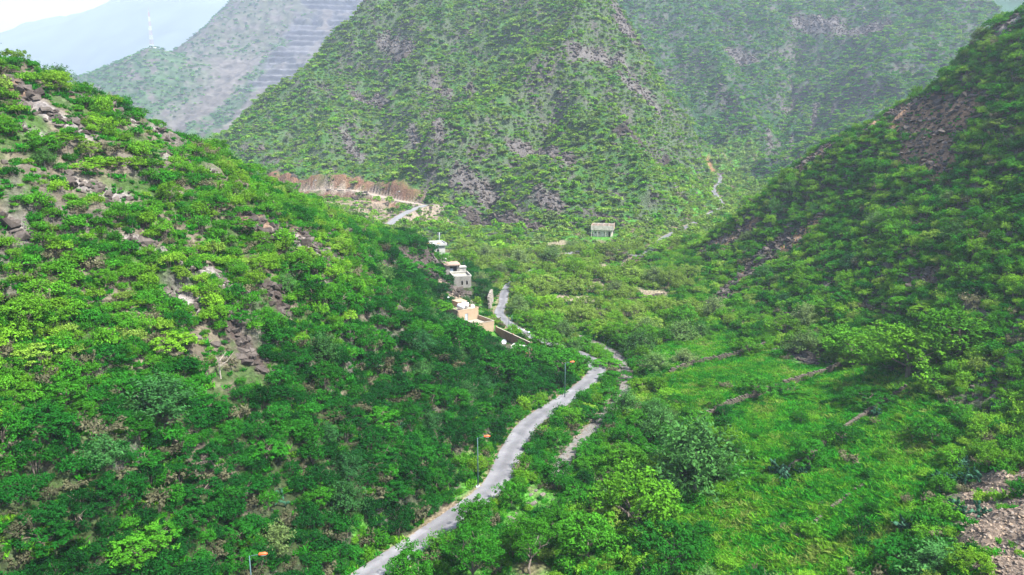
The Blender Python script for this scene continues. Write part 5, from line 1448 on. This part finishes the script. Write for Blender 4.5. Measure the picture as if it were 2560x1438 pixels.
ICO = [  # kind, u, v of the base, width px, height/width-ish factor, tint, label
    ("broadleaf_tree", 1535, 683, 62, .78, .55, "lone round crowned tree with dark trunk on a bare plot below the unfinished house"),
    ("broadleaf_tree", 1440, 690, 62, 1.05, .74, "bright yellow green tree left of the lone round tree"),
    ("broadleaf_tree", 1395, 690, 44, .8, .62, "smaller green tree just left of the bright yellow green tree"),
    ("feathery_tree", 1378, 655, 72, .85, .7, "pale grey green tree left of the unfinished house"),
    ("feathery_tree", 1425, 622, 44, .8, .8, "small brownish grey tree between the pale tree and the unfinished house"),
    ("broadleaf_tree", 1247, 612, 48, .95, .66, "pale green rounded tree at the foot of the dark rock face"),
    ("broadleaf_tree", 1295, 592, 38, 1.1, .6, "slim pale tree right of the rounded tree under the rock face"),
    ("broadleaf_tree", 2130, 900, 150, .85, .60, "left one of the bright green trees at the foot of the right slope"),
    ("broadleaf_tree", 2270, 940, 215, .85, .66, "largest bright green tree at the foot of the right slope"),
    ("broadleaf_tree", 2390, 880, 200, .75, .54, "broad green tree behind the largest tree of the right slope foot"),
    ("feathery_tree", 2010, 880, 110, .8, .75, "silver grey tree with pale branches above the big grey rocks"),
    ("feathery_tree", 1735, 1225, 275, 1.0, .30, "very large feathery olive tree beside the terraces"),
    ("feathery_tree", 1650, 1090, 130, 1.0, .35, "feathery olive tree right of the stony stream bed"),
    ("broadleaf_tree", 2022, 1170, 112, 1.1, .36, "tall dense round bush tree on the terrace near cacti"),
    ("broadleaf_tree", 2105, 1105, 90, .8, .28, "dark spreading bush right behind the tall round bush tree"),
    ("broadleaf_tree", 1885, 985, 95, .85, .45, "dense green bush in front of the long terrace wall"),
    ("acacia_tree", 1965, 985, 80, .7, .4, "low spreading bush right of the dense bush by the terrace wall"),
    ("broadleaf_tree", 1362, 874, 112, .8, .58, "green tree with thick dark trunk in front of the pale road"),
    ("feathery_tree", 1430, 878, 62, .9, .55, "slender tree with thin trunk right of the dark trunked tree"),
    ("broadleaf_tree", 1150, 893, 160, 1.0, .30, "dark green spreading tree in front of the peach house"),
    ("broadleaf_tree", 1590, 1330, 250, .95, .62, "great bright green tree right of the stream bed"),
    ("broadleaf_tree", 1470, 1395, 200, .95, .48, "big green tree at the lower end of the stream bed"),
    ("broadleaf_tree", 1680, 1420, 210, .8, .26, "dark leafy tree below the large olive tree"),
    ("broadleaf_tree", 1560, 1180, 150, .8, .55, "bright green bush tree above the great bright tree"),
    ("acacia_tree", 1505, 1005, 120, .55, .42, "flat spreading roadside bush hiding the road bend"),
    ("acacia_tree", 1542, 955, 100, .6, .40, "flat spreading bush at the top of the stream bank"),
    ("acacia_tree", 1520, 915, 80, .5, .5, "low flat bush beside the short visible piece of road"),
    ("broadleaf_tree", 1470, 1050, 90, .7, .24, "dark low bush between the road and stream bed"),
    ("broadleaf_tree", 1388, 1120, 95, .85, .36, "rounded emerald bush on the right road edge"),
    ("broadleaf_tree", 1388, 1205, 110, .8, .30, "wide dark emerald bush on the road edge below the rounded one"),
    ("broadleaf_tree", 1335, 1170, 60, .8, .28, "small dark bush touching the right road edge"),
    ("broadleaf_tree", 1278, 1265, 95, 1.1, .44, "pale green bush leaning over the road above the branchy trees"),
    ("feathery_tree", 1598, 880, 110, .9, .4, "grey green tree at the head of the stream bed"),
    ("feathery_tree", 1712, 905, 84, .7, .9, "dry round bush on the bright green upper field"),
    ("broadleaf_tree", 1600, 925, 70, .8, .4, "rounded bush right of the stream bed head"),
    ("broadleaf_tree", 1865, 880, 84, .75, .6, "bright bush at the end of the middle terrace wall"),
    ("feathery_tree", 1700, 850, 95, .9, .7, "tall olive bush above the upper terrace wall"),
    ("acacia_tree", 365, 383, 80, .8, .66, "umbrella shaped acacia with visible trunk below the left ridge"),
    ("acacia_tree", 165, 372, 100, .75, .7, "broad bright acacia on the upper left slope"),
    ("acacia_tree", 725, 690, 90, .9, .4, "dark green umbrella acacia in the middle of the left slope"),
    ("acacia_tree", 530, 530, 90, .9, .42, "dark acacia on the spur of the left slope"),
    ("broadleaf_tree", 750, 680, 105, .9, .62, "big rounded bright bush beneath the rock rib"),
    ("acacia_tree", 1010, 680, 90, .8, .34, "dark acacia above the cliffs of the hill toe"),
    ("feathery_tree", 400, 1030, 190, .75, .12, "wide blue green feathery tree on the lower left slope"),
    ("feathery_tree", 260, 1150, 120, .8, .15, "blue green feathery bush below the wide feathery tree"),
    ("broadleaf_tree", 120, 1100, 150, .8, .22, "dark emerald tree at the left edge of the lower slope"),
    ("broadleaf_tree", 350, 1400, 140, .8, .52, "bright green bush near the lower left corner"),
    ("feathery_tree", 690, 1370, 110, .9, .9, "pale grey green bush behind the nearest street lamp"),
    ("broadleaf_tree", 1212, 735, 46, 1.4, .2, "dark upright tree between deserted building and road"),
    ("broadleaf_tree", 1435, 670, 55, .9, .65, "leafy tree standing behind the bright yellow green tree"),
    ("feathery_tree", 2350, 1437, 190, .6, .2, "blue green spreading bush at the edge of the scree"),
    ("broadleaf_tree", 2330, 1110, 120, .8, .4, "soft green bush in the grass above the scree"),
    ("acacia_tree", 2170, 1010, 120, .7, .32, "wide emerald bush on the right terrace"),
]
for k, (kind, u, v, w, zs, t, lab) in enumerate(ICO):
    g = ground(u, v); rng_ = math.sqrt(g[0] ** 2 + g[1] ** 2 + (g[2] - CAM_Z) ** 2); r = w * .5 * rng_ / FPX
    tree(kind, (g[0], g[1], g[2] - .05), r, 3000 + k, t, lab, None, zs)
    SPACE.put(g[0], g[1], min(r * .7, 4.0), g[2]); KEEP_OUT.append((g[0], g[1], r * .25))
ICO2 = [("broadleaf_tree", 1318, 912, 120, .8, .40, "big dark bush below the ruined hut"), ("broadleaf_tree", 1245, 945, 150, .75, .30, "dark glossy bush mass below the satellite dish rubble"), ("broadleaf_tree", 1395, 935, 125, .85, .42, "leafy bush hiding the road left of the street lamp among bushes"), ("broadleaf_tree", 1445, 928, 95, .8, .46, "leafy bush at the left of the short visible piece of road"),
    ("broadleaf_tree", 1330, 815, 75, .85, .64, "bright yellow green tree on the far side of the road bend"), ("broadleaf_tree", 1395, 835, 80, .8, .58, "green tree behind the dark trunked tree across the road"), ("acacia_tree", 1450, 865, 62, .8, .5, "rounded bright bush in the stream bed above the road"), ("broadleaf_tree", 1318, 770, 70, .8, .6, "green tree right of the winding road"), ("broadleaf_tree", 1300, 715, 60, .9, .62, "light green tree where the winding road vanishes"), ("broadleaf_tree", 1240, 705, 55, .9, .6, "light green tree left of the vanishing road"), ("broadleaf_tree", 1340, 700, 60, .8, .66, "pale green tree beyond the vanishing road"),
    ("acacia_tree", 1175, 845, 90, .8, .40, "green tree against the lower wall of the peach house"), ("acacia_tree", 1075, 690, 80, .8, .44, "acacia on the hill toe left of the deserted building"), ("broadleaf_tree", 1095, 660, 60, .8, .5, "bush in front of the white house side wing"), ("broadleaf_tree", 1130, 700, 45, .9, .4, "dark bush against the deserted building"), ("acacia_tree", 1085, 790, 110, .8, .56, "light feathered acacia left of the peach house"), ("broadleaf_tree", 1060, 850, 110, .7, .44, "wide green bush on the slope left of the peach house")]
for k, (kind, u, v, w, zs, t, lab) in enumerate(ICO2):
    g = ground(u, v); rng_ = math.sqrt(g[0] ** 2 + g[1] ** 2 + (g[2] - CAM_Z) ** 2); r = w * .5 * rng_ / FPX
    tree(kind, (g[0], g[1], g[2] - .05), r, 3500 + k, t, lab, None, zs); SPACE.put(g[0], g[1], min(r, 5.0), g[2])
# ridge-line acacias against the hazy distance
for k, (u, v, Y, w, lab) in enumerate(((352, 296, 166, 42, "small acacia breaking the left ridge line"), (392, 318, 169, 52, "flat yellow green acacia breaking the left ridge line"), (18, 188, 147, 60, "acacia on the ridge at the far left edge"), (85, 205, 150, 46, "small acacia right of the far left ridge acacia"), (280, 262, 160, 52, "rounded acacia on the left ridge above pale rocks"))):
    p = P(u, v, Y); z = float(H(p[0], Y)); r = w * .5 * Y / FPX * 1.03
    tree("acacia_tree", (p[0], Y, z - .1), r, 3100 + k, .5 + .06 * k, lab); SPACE.put(p[0], Y, r, z)

# the open, branchy trees at the bottom of the picture
def branchy(loc, h, spread, seed, label, tint):
    rng = np.random.default_rng(seed); root = empty("branching_tree", loc, rng.uniform(0, 6), label, "tree", None)
    mb, lv, bare = MB(), Leaves(), MB()
    def grow(p, d, L, r, lev):
        q = p + d * L * .5 + rng.normal(0, .06 * L, 3); e = p + d * L + rng.normal(0, .10 * L, 3)
        dead = lev >= 2 and rng.random() < .16
        (bare if dead else mb).tube([p, q, e], [r, r * .8, r * .55], 6 if lev < 2 else 4, False)
        if lev >= 3 or (lev == 2 and rng.random() < .25):
            if not dead:
                for _ in range(5):
                    lv.clump(e + rng.normal(0, .55, 3), rng.uniform(.4, .8), 46, .17, rng, .75, 1.6)
                lv.clump(q + rng.normal(0, .3, 3), rng.uniform(.35, .6), 34, .17, rng, .75, 1.6)
            return
        for k in range(3 if lev else 4):
            a = 2 * math.pi * (k + rng.uniform(-.35, .35)) / (3 if lev else 4); s = rng.uniform(.55, .95)
            u_ = np.array([math.cos(a), math.sin(a), 0]) * s * (spread / h) * 1.3
            nd = d * .55 + u_ + np.array([0, 0, .22]); nd /= np.linalg.norm(nd)
            grow(e, nd, L * rng.uniform(.68, .9), r * .62, lev + 1)
    grow(np.array([0, 0, -.4]), np.array([.05, .02, 1.0]), h * .34, .24 * h / 8, 0)
    c = obj("crown", lv.mesh("crown", [LEAF]), root); c["tint"] = tint
    obj("trunk", mesh_from("trunk", mb.v, mb.f, [BARK]), root)
    if bare.v: obj("bare_branch", mesh_from("bare_branch", bare.v, bare.f, [PALEBARK]), root)
    KEEP_OUT.append((loc[0], loc[1], 3.0)); SPACE.put(loc[0], loc[1], 3.0, loc[2])
for k, (x, y, h, s, lab) in enumerate(((-13.6, 91.0, 7.0, 4.4, "open branching tree overhanging the road at the bottom of the view"), (-5.5, 92.5, 8.0, 4.6, "open branching tree with pale bare limbs in the bottom middle"), (2.5, 95.5, 7.5, 4.2, "open branching tree with forked limb beside the stony stream bed"), (-6.0, 103.0, 6.0, 3.2, "thin branching tree reaching over the road below the street lamp"))):
    branchy((x, y, float(H(x, y))), h, s, 3200 + k, lab, (.42, .38, .46, .44)[k])

# dead grey tree in front of the rock pile
g = ground(552, 945); dt = empty("dead_tree", g, 0, "leafless pale grey tree in front of the dark rock pile", "tree")
mb = MB(); rng = np.random.default_rng(77)
mb.tube([(0, 0, -.4), (-.1, 0, 1.6), (.1, 0, 3.2)], [.14, .11, .08], 6)
mb.build("trunk", PALEBARK, dt)
for k in range(9):
    b = MB(); a = rng.uniform(0, 6.28); z = rng.uniform(1.2, 3.2); L_ = rng.uniform(1.4, 2.6); m = np.array([math.cos(a) * L_ * .5, math.sin(a) * L_ * .5, z + .5]); e = np.array([math.cos(a) * L_, math.sin(a) * L_, z + L_ * .7])
    b.tube([(0, 0, z), m, e], [.07, .045, .015], 4); b.tube([m, m + np.array([.3 * math.cos(a + 1), .3 * math.sin(a + 1), .9])], [.03, .01], 4); b.build("branch", PALEBARK, dt)
KEEP_OUT.append((g[0], g[1], 1.2)); KEEP_OUT.append((g[0] * .97, g[1] * .97, 1.5))

# prickly pears: every pad a part
padm = bpy.data.meshes.new("pad"); pb = MB(); pb.ellipsoid((0, 0, .26), (.19, .055, .28), 10, 6); padm.from_pydata(pb.v, [], pb.f); padm.materials.append(CACTUSM); padm.polygons.foreach_set("use_smooth", np.ones(len(padm.polygons), bool))
pa = padm.color_attributes.new("leaf", 'FLOAT_COLOR', 'POINT'); pa.data.foreach_set("color", np.tile([.5, .5, .5, 1], len(padm.vertices)).astype(np.float32))
def cactus(loc, s, seed, label, group, tint):
    rng = np.random.default_rng(seed); root = empty("prickly_pear", loc, rng.uniform(0, 6), label, "cactus", group); root.scale = (s, s, s)
    def add(p, d, k, lev):
        q = Vector(d).to_track_quat('Z', 'Y') @ Euler((0, 0, rng.uniform(0, 3.1))).to_quaternion()
        o = obj("pad", padm, root, p); o.rotation_mode = 'QUATERNION'; o.rotation_quaternion = q; o.scale = (k,) * 3; o["tint"] = float(np.clip(tint + rng.normal(0, .2), 0, 1))
        if lev < 4:
            e = np.array(p) + np.array(d) * .48 * k
            for _ in range(2 if lev else 3):
                if rng.random() < .9 - .14 * lev:
                    nd = np.array(d) * .7 + rng.normal(0, .5, 3) + np.array([0, 0, .25]); nd /= np.linalg.norm(nd); add(e, nd, k * rng.uniform(.85, 1.0), lev + 1)
    for _ in range(3):
        a = rng.uniform(0, 6.28); d = np.array([math.cos(a) * .4, math.sin(a) * .4, .9]); d /= np.linalg.norm(d); add(np.array([math.cos(a) * .25, math.sin(a) * .25, -.08]), d, 1.0, 0)
    KEEP_OUT.append((loc[0], loc[1], s * .9))
CACTI = [(2400, 1216, 1.2, 0), (2457, 1206, 1.3, 0), (2352, 1214, 1.25, 0), (2259, 1334, 1.3, 0), (2396, 1180, 1.3, 0), (2412, 1288, 1.2, 0), (2443, 1293, 1.1, 0), (2007, 1184, 1.2, 1), (1930, 1184, 1.4, 1), (1968, 1200, 1.2, 1), (2474, 1037, 1.25, 2), (2176, 1044, 1.3, 2), (712, 1262, 1.2, 3), (1000, 1085, 1.1, 3), (1305, 905, 1.1, 3)]
CL = [("blue green prickly pear cactus by the edge of the stony scree", "prickly pears by the scree"), ("dark prickly pear cactus at the foot of the tall round bush tree", "prickly pears by the tall round bush"), ("prickly pear cactus in grass under the right slope", "prickly pears under the right slope"), ("prickly pear cactus among bushes of the left slope", "prickly pears on the left slope")]
CACTUS_LABEL = ["prickly pear on the upper left rim of the scree", "prickly pear standing alone out on the scree stones", "prickly pear deep in bushes left of the scree rim", "big prickly pear in weeds far left of the scree", "prickly pear above the scree rim under a soft bush", "prickly pear low on the scree, left of its twin", "prickly pear low on the scree, right of its twin",
    "prickly pear touching the foot of the tall round bush", "prickly pear farthest left of the tall round bush foot", "prickly pear between its two neighbours below the tall round bush", "prickly pear high at the grass edge under the shaded slope", "prickly pear behind the dark spreading bush on the terrace", "prickly pear low on the slope of the lower bushes", "prickly pear on the slope above the middle street lamp", "prickly pear among rubble left of the bend street lamp"]
for k, (u, v, s, c) in enumerate(CACTI):
    g = ground(u, v); cactus(g, s, 3300 + k, CACTUS_LABEL[k], CL[c][1], .25 + .1 * (k % 5))

do_planting()

# ------------------------------------------------------------------ turn the planting into things (largest showing) and masses (the rest)
PL = {}
for p in PLANTS: PL.setdefault(p[0], []).append(p)
WORD = {"acacia_tree": "acacia", "broadleaf_tree": "leafy tree", "feathery_tree": "olive tree", "leafy_shrub": "shrub", "dry_bush": "dry bush"}
KINDGROUP = {"acacia_tree": "acacias of the valley and slopes", "broadleaf_tree": "leafy trees of the valley and slopes", "feathery_tree": "feathery olive trees of the valley and slopes", "leafy_shrub": "shrubs of the valley and slopes", "dry_bush": "dry bushes of the valley and slopes"}
MARKS = [(597, 870, "dark rock pile"), (690, 722, "dark twin boulder"), (110, 275, "grey ridge boulder"), (370, 300, "ridge line acacias"), (740, 600, "long rock rib"), (1050, 655, "toe cliffs"), (165, 372, "broad upper acacia"), (725, 690, "umbrella acacia"), (400, 1030, "wide feathery tree"),
    (120, 1100, "emerald edge tree"), (350, 1400, "bright corner bush"), (650, 1388, "first street lamp"), (1195, 1160, "middle street lamp"), (1412, 950, "bend street lamp"), (1160, 880, "dark house tree"), (1260, 866, "rubble dish"), (1178, 700, "deserted building"), (1224, 760, "pale retaining wall"), (1085, 620, "white house"),
    (1505, 600, "unfinished concrete house"), (1535, 665, "lone round tree"), (1440, 665, "yellow green tree"), (1362, 850, "dark trunked tree"), (1735, 1150, "great olive tree"), (1590, 1270, "great bright tree"), (2022, 1130, "tall round bush"), (1885, 960, "dense terrace bush"), (2270, 880, "largest bright tree"),
    (2010, 860, "silver grey tree"), (2480, 1300, "stony scree"), (1820, 720, "dark slope rib"), (1950, 630, "ochre gully"), (2300, 285, "brown cliff"), (2450, 95, "crest rocks"), (1400, 750, "bare orchard plot"), (1247, 600, "rock face tree"), (1150, 745, "bare yard"), (1480, 1060, "stream bed"), (1100, 1330, "branching roadside trees"),
    (30, 215, "far ridge rocks"), (250, 475, "upper grey rocks"), (370, 620, "slope middle rocks"), (455, 755, "lower grey rocks"), (40, 575, "edge rocks"), (260, 1150, "feathery bush"), (690, 1370, "pale grey bush"), (2330, 1110, "soft green bush"), (2350, 1400, "scree edge bush"), (1640, 610, "far road glimpse"), (2170, 1010, "emerald terrace bush"), (530, 520, "spur acacia"), (1270, 1100, "wide road straight"), (930, 640, "ochre rib"), (2320, 695, "small brown outcrop"), (2330, 390, "dark upper outcrop"), (930, 1040, "slope cactus"), (712, 1240, "lower slope cactus")]
ORD = ["first", "second", "third", "fourth", "fifth", "sixth", "seventh", "eighth", "ninth", "tenth", "eleventh", "twelfth", "thirteenth", "fourteenth", "fifteenth", "sixteenth", "seventeenth", "eighteenth", "nineteenth", "twentieth"]
NAMED = {}
def name_later(o, look, x, y, z):
    """a label that says which one: by its look and by the landmark it grows beside"""
    u, v, _ = project(x, y, z)
    mu, mv, ph_ = min(MARKS, key=lambda m: (m[0] - u) ** 2 + (m[1] - v) ** 2)
    dx, dy = u - mu, v - mv; ang = math.degrees(math.atan2(-dy, dx)) % 360
    where = ["right of", "above and right of", "above", "above and left of", "left of", "below and left of", "below", "below and right of"][int((ang + 22.5) // 45) % 8]
    NAMED.setdefault("%s %s the %s" % (look, where, ph_), []).append((dx * dx + dy * dy, o))
def give_names():
    for key, lst in NAMED.items():
        lst.sort(key=lambda q: q[0])
        for k, (_, o) in enumerate(lst):
            o["label"] = key if len(lst) == 1 else "%s %s" % (ORD[k] if k < len(ORD) else "outlying", key)
LIMIT = {"acacia_tree": 285, "broadleaf_tree": 240, "feathery_tree": 250, "leafy_shrub": 295, "dry_bush": 200}
REST = []
for kind, lst in PL.items():
    lst.sort(key=lambda p: -p[4] / math.sqrt(p[1] ** 2 + p[2] ** 2 + (p[3] - CAM_Z) ** 2) * (1.0 if -40 < project(p[1], p[2], p[3])[0] < PW + 40 and project(p[1], p[2], p[3] + p[4])[1] < PH + 30 else .01))
    for i, (kd, x, y, z, r, t, zn) in enumerate(lst):
        if i >= LIMIT[kind] or y > 330:
            REST.append((kd, x, y, z, r, t, zn)); continue
        tone = "dark green" if t < .30 else ("mid green" if t < .56 else "lime green")
        if kind == "feathery_tree": tone = "grey green"
        if kind == "dry_bush": tone = "brownish"
        big = {"acacia_tree": 2.9, "broadleaf_tree": 2.9, "feathery_tree": 2.9, "leafy_shrub": 1.75, "dry_bush": 1.6}[kind]
        look = "%s %s %s" % ("big" if r > big else "small", tone, WORD[kind]); lab, grp = None, KINDGROUP[kind]
        if kind in CROWN:
            name_later(tree(kind, (x, y, z - .1), r, i * 7 + 5, t, lab, grp, .85 + .3 * ((i * 37) % 10) / 10), look, x, y, z + r * .6)
        else:
            src = SHRUBS if kind == "leafy_shrub" else DRYS
            o = obj(kind, src[i % len(src)], None, (x, y, z - .08), (0, 0, (i * 2.399) % 6.28), (r * (.8 + .045 * ((i * 29) % 10)), r * (.8 + .045 * ((i * 71) % 10)), r * (.62 + .075 * ((i * 53) % 10)))); o["tint"] = float(t); tag(o, lab, "shrub" if kind == "leafy_shrub" else "bush", grp); name_later(o, look, x, y, z + r * .5)
for o in ROCKLIST:
    sz = max(o.scale); tn = o["tint"]
    name_later(o, "%s %s angular rock" % ("large" if sz > 1.1 else "small", "dark" if tn < .2 else ("brown" if tn < .5 else "pale")), *o.location)
give_names()
def mass(name, sel, meshes, zs=(.85, 1.25)):
    if not sel: return
    rng = np.random.default_rng(len(sel))
    a = np.array([(p[1], p[2], p[3] - .08, p[4], p[5]) for p in sel]); n = len(a)
    s = a[:, 3:4] * np.c_[np.ones(n), np.ones(n), rng.uniform(*zs, n)] * rng.uniform(.8, 1.25, (n, 3))
    scatter(name, a[:, :3], rng.uniform(0, 6.28, n), s, rng.integers(0, len(meshes), n), a[:, 4], meshes, rng.normal(0, .08, (n, 2)))
    print(name, n)
near = lambda p: p[2] < 330
mass("hillside_shrubs", [p for p in REST if p[0] == "leafy_shrub" and near(p)], SHRUBS)
mass("dry_undergrowth", [p for p in REST if p[0] == "dry_bush" and near(p)], DRYS)
mass("acacia_woodland", [p for p in REST if p[0] == "acacia_tree" and near(p)], ACACIAS)
mass("leafy_woodland", [p for p in REST if p[0] == "broadleaf_tree" and near(p)], DOMES)
mass("feathery_woodland", [p for p in REST if p[0] == "feathery_tree" and near(p)], PLUMES)
mass("mountain_woodland", [p for p in REST if not near(p) and p[0] in ("acacia_tree", "broadleaf_tree", "leafy_shrub") and p[6] != M], FARS)
mass("mountain_feathery_woodland", [p for p in REST if not near(p) and p[0] in ("feathery_tree", "dry_bush") and p[6] != M], FARO)
mass("far_hillside_woodland", [p for p in REST if not near(p) and p[6] == M], FARS)

# bushes of the quarried hill
rng = np.random.default_rng(950); n = 20000
x = rng.uniform(qx[0] + 5, qx[-1] - 5, n); y = rng.uniform(qy[0] + 5, qy[-1] - 5, n); gq = quarry_green(x, y)
m = rng.random(n) < gq * (.35 + .6 * sstep(-.3, .3, fbm(x / 35, y / 35, 3, 951))); x, y = x[m], y[m]; z = HQ(x, y)
u, v, f_ = project(x, y, z); m = (u > -200) & (u < 1100) & (v < 420); x, y, z = x[m], y[m], z[m]; n = len(x)
scatter("quarry_hill_bushes", np.c_[x, y, z - .3], rng.uniform(0, 6.28, n), rng.uniform(2.6, 5.4, n), rng.integers(0, len(FARS), n), np.clip(rng.normal(.46, .16, n), .05, .9), FARS)

# grass and low weeds
rng = np.random.default_rng(960)
x, y, _r = candidates(150000, 62, 300, 961); z = H(x, y); zn = zone(x, y); ter = in_poly(x, y, TERRACE_POLY)
g_ = fbm(x / 6, y / 6, 3, 962)
p = np.where(ter, 1.0, .6 * (np.array([.55, .22, .18, .3, 0])[zn] + .5 * g_)) * (1 - .9 * scree_mask(x, y)) * sstep(.4, 1.1, rib_dist(x, y))
m = (rng.random(len(x)) < p) & ~blocked(x, y, np.full(len(x), .3)); x, y, z, zn, ter = x[m], y[m], z[m], zn[m], ter[m]
m = seen(x, y, z, np.full(len(x), .4), .8); x, y, z, zn, ter = x[m], y[m], z[m], zn[m], ter[m]; n = len(x)
t = np.clip(np.where(ter, .54 + .22 * fbm(x / 8, y / 8, 3, 963) + .2 * sstep(.1, .5, fbm(x / 14, y / 14, 2, 964)), .48 + .2 * fbm(x / 9, y / 9, 2, 965)) + rng.normal(0, .17, n), .05, .98)
scatter("grass", np.c_[x, y, z], rng.uniform(0, 6.28, n), rng.uniform(.8, 2.4, n), rng.integers(0, 4, n), t, GRASSES); print("grass", n)
x, y, _r = candidates(52000, 62, 260, 966); ter = in_poly(x, y, TERRACE_POLY); z = H(x, y); zn = zone(x, y)
p = np.where(ter, .55 + .8 * fbm(x / 5, y / 5, 3, 967), (zn == L) * .30 + (zn == F) * .4 + (zn == R) * .25) * (1 - .85 * scree_mask(x, y))
m = (rng.random(len(x)) < p) & ~blocked(x, y, np.full(len(x), .4)); x, y, z, ter = x[m], y[m], z[m], ter[m]
m = seen(x, y, z, np.full(len(x), .5), .8); x, y, z, ter = x[m], y[m], z[m], ter[m]; n = len(x)
t = np.clip(np.where(ter, .40, .42) + .28 * fbm(x / 7, y / 7, 2, 968) + rng.normal(0, .12, n), .05, .95)
scatter("weeds", np.c_[x, y, z - .05], rng.uniform(0, 6.28, n), np.c_[rng.uniform(.3, .75, n), rng.uniform(.3, .75, n), np.where(ter, .38, .65) * rng.uniform(.7, 1.3, n)], rng.integers(0, 4, n), t, LOWS); print("weeds", n)

x, y, _r = candidates(40000, 62, 230, 981); ter = in_poly(x, y, TERRACE_POLY); m = ter & (_r.random(len(x)) < .35 + .9 * fbm(x / 7, y / 7, 3, 982)) & ~blocked(x, y, np.full(len(x), .4)); x, y = x[m], y[m]; z = H(x, y); n = len(x)
scatter("terrace_herbs", np.c_[x, y, z - .04], rng.uniform(0, 6.28, n), np.c_[rng.uniform(.22, .6, n), rng.uniform(.22, .6, n), rng.uniform(.2, .5, n)], rng.integers(0, len(SHRUBS), n), np.clip(.36 + .3 * fbm(x / 9, y / 9, 2, 983) + rng.normal(0, .15, n), .03, .9), SHRUBS); print("herbs", n)

# loose stones: the scree at the lower right, stream gravel, rubble on the slopes
def stones(name, x, y, size, meshes, seed, tint=None):
    rng = np.random.default_rng(seed); n = len(x); z = H(x, y)
    s = size * rng.lognormal(0, .35, n)
    scatter(name, np.c_[x, y, z + s * .1], rng.uniform(0, 6.28, n), s[:, None] * rng.uniform(.7, 1.3, (n, 3)), rng.integers(0, len(meshes), n), rng.random(n) if tint is None else tint, meshes, rng.normal(0, .3, (n, 2))); print(name, n)
rng = np.random.default_rng(970); x = rng.uniform(50, 92, 60000); y = rng.uniform(60, 104, 60000); m = rng.random(60000) < scree_mask(x, y); stones("scree_gravel", x[m][:15000], y[m][:15000], .17, STONES, 971)
w = np.array([q for q in WADI]); k = rng.integers(0, len(w), 5200); x = w[k, 0] + rng.normal(0, 1.7, 5200); y = w[k, 1] + rng.normal(0, 1.2, 5200); stones("stream_stones", x, y, .16, STONES, 972)
x, y, _r = candidates(16000, 62, 330, 973); zn = zone(x, y); rb = rib_dist(x, y); m = (rng.random(len(x)) < np.where(rb < 1.6, .9, np.array([.05, .32, .20, .2, 0])[zn] * sstep(-.2, .4, fbm(x / 10, y / 10, 3, 974)))) & ~blocked(x, y, np.full(len(x), .5))
x, y = x[m], y[m]; m = seen(x, y, H(x, y), np.full(len(x), .5), .8); stones("hillside_rubble", x[m], y[m], .34, ROCKS, 975, np.clip(rng.normal(.55, .25, m.sum()), 0, 1.1))
x, y, _r = candidates(260000, 330, 1000, 978); rb = rib_dist(x, y); zn = zone(x, y); m = ((rb < 1.1) | ((crag_mask(x, y) > .6) & (_r.random(len(x)) < .12))) & (zn != F); x, y = x[m], y[m]; m = seen(x, y, H(x, y), np.full(len(x), .8), 1.0); stones("mountain_crags", x[m], y[m], 1.1, ROCKS, 979, np.clip(rng.normal(.35, .2, m.sum()), 0, 1))
x, y, _r = candidates(60000, 62, 330, 976); rb = rib_dist(x, y); m = (rb < 1.3); x, y = x[m], y[m]; m = seen(x, y, H(x, y), np.full(len(x), .5), .8); stones("crag_blocks", x[m], y[m], .75, ROCKS, 977, np.clip(rng.normal(.3, .2, m.sum()), 0, 1))
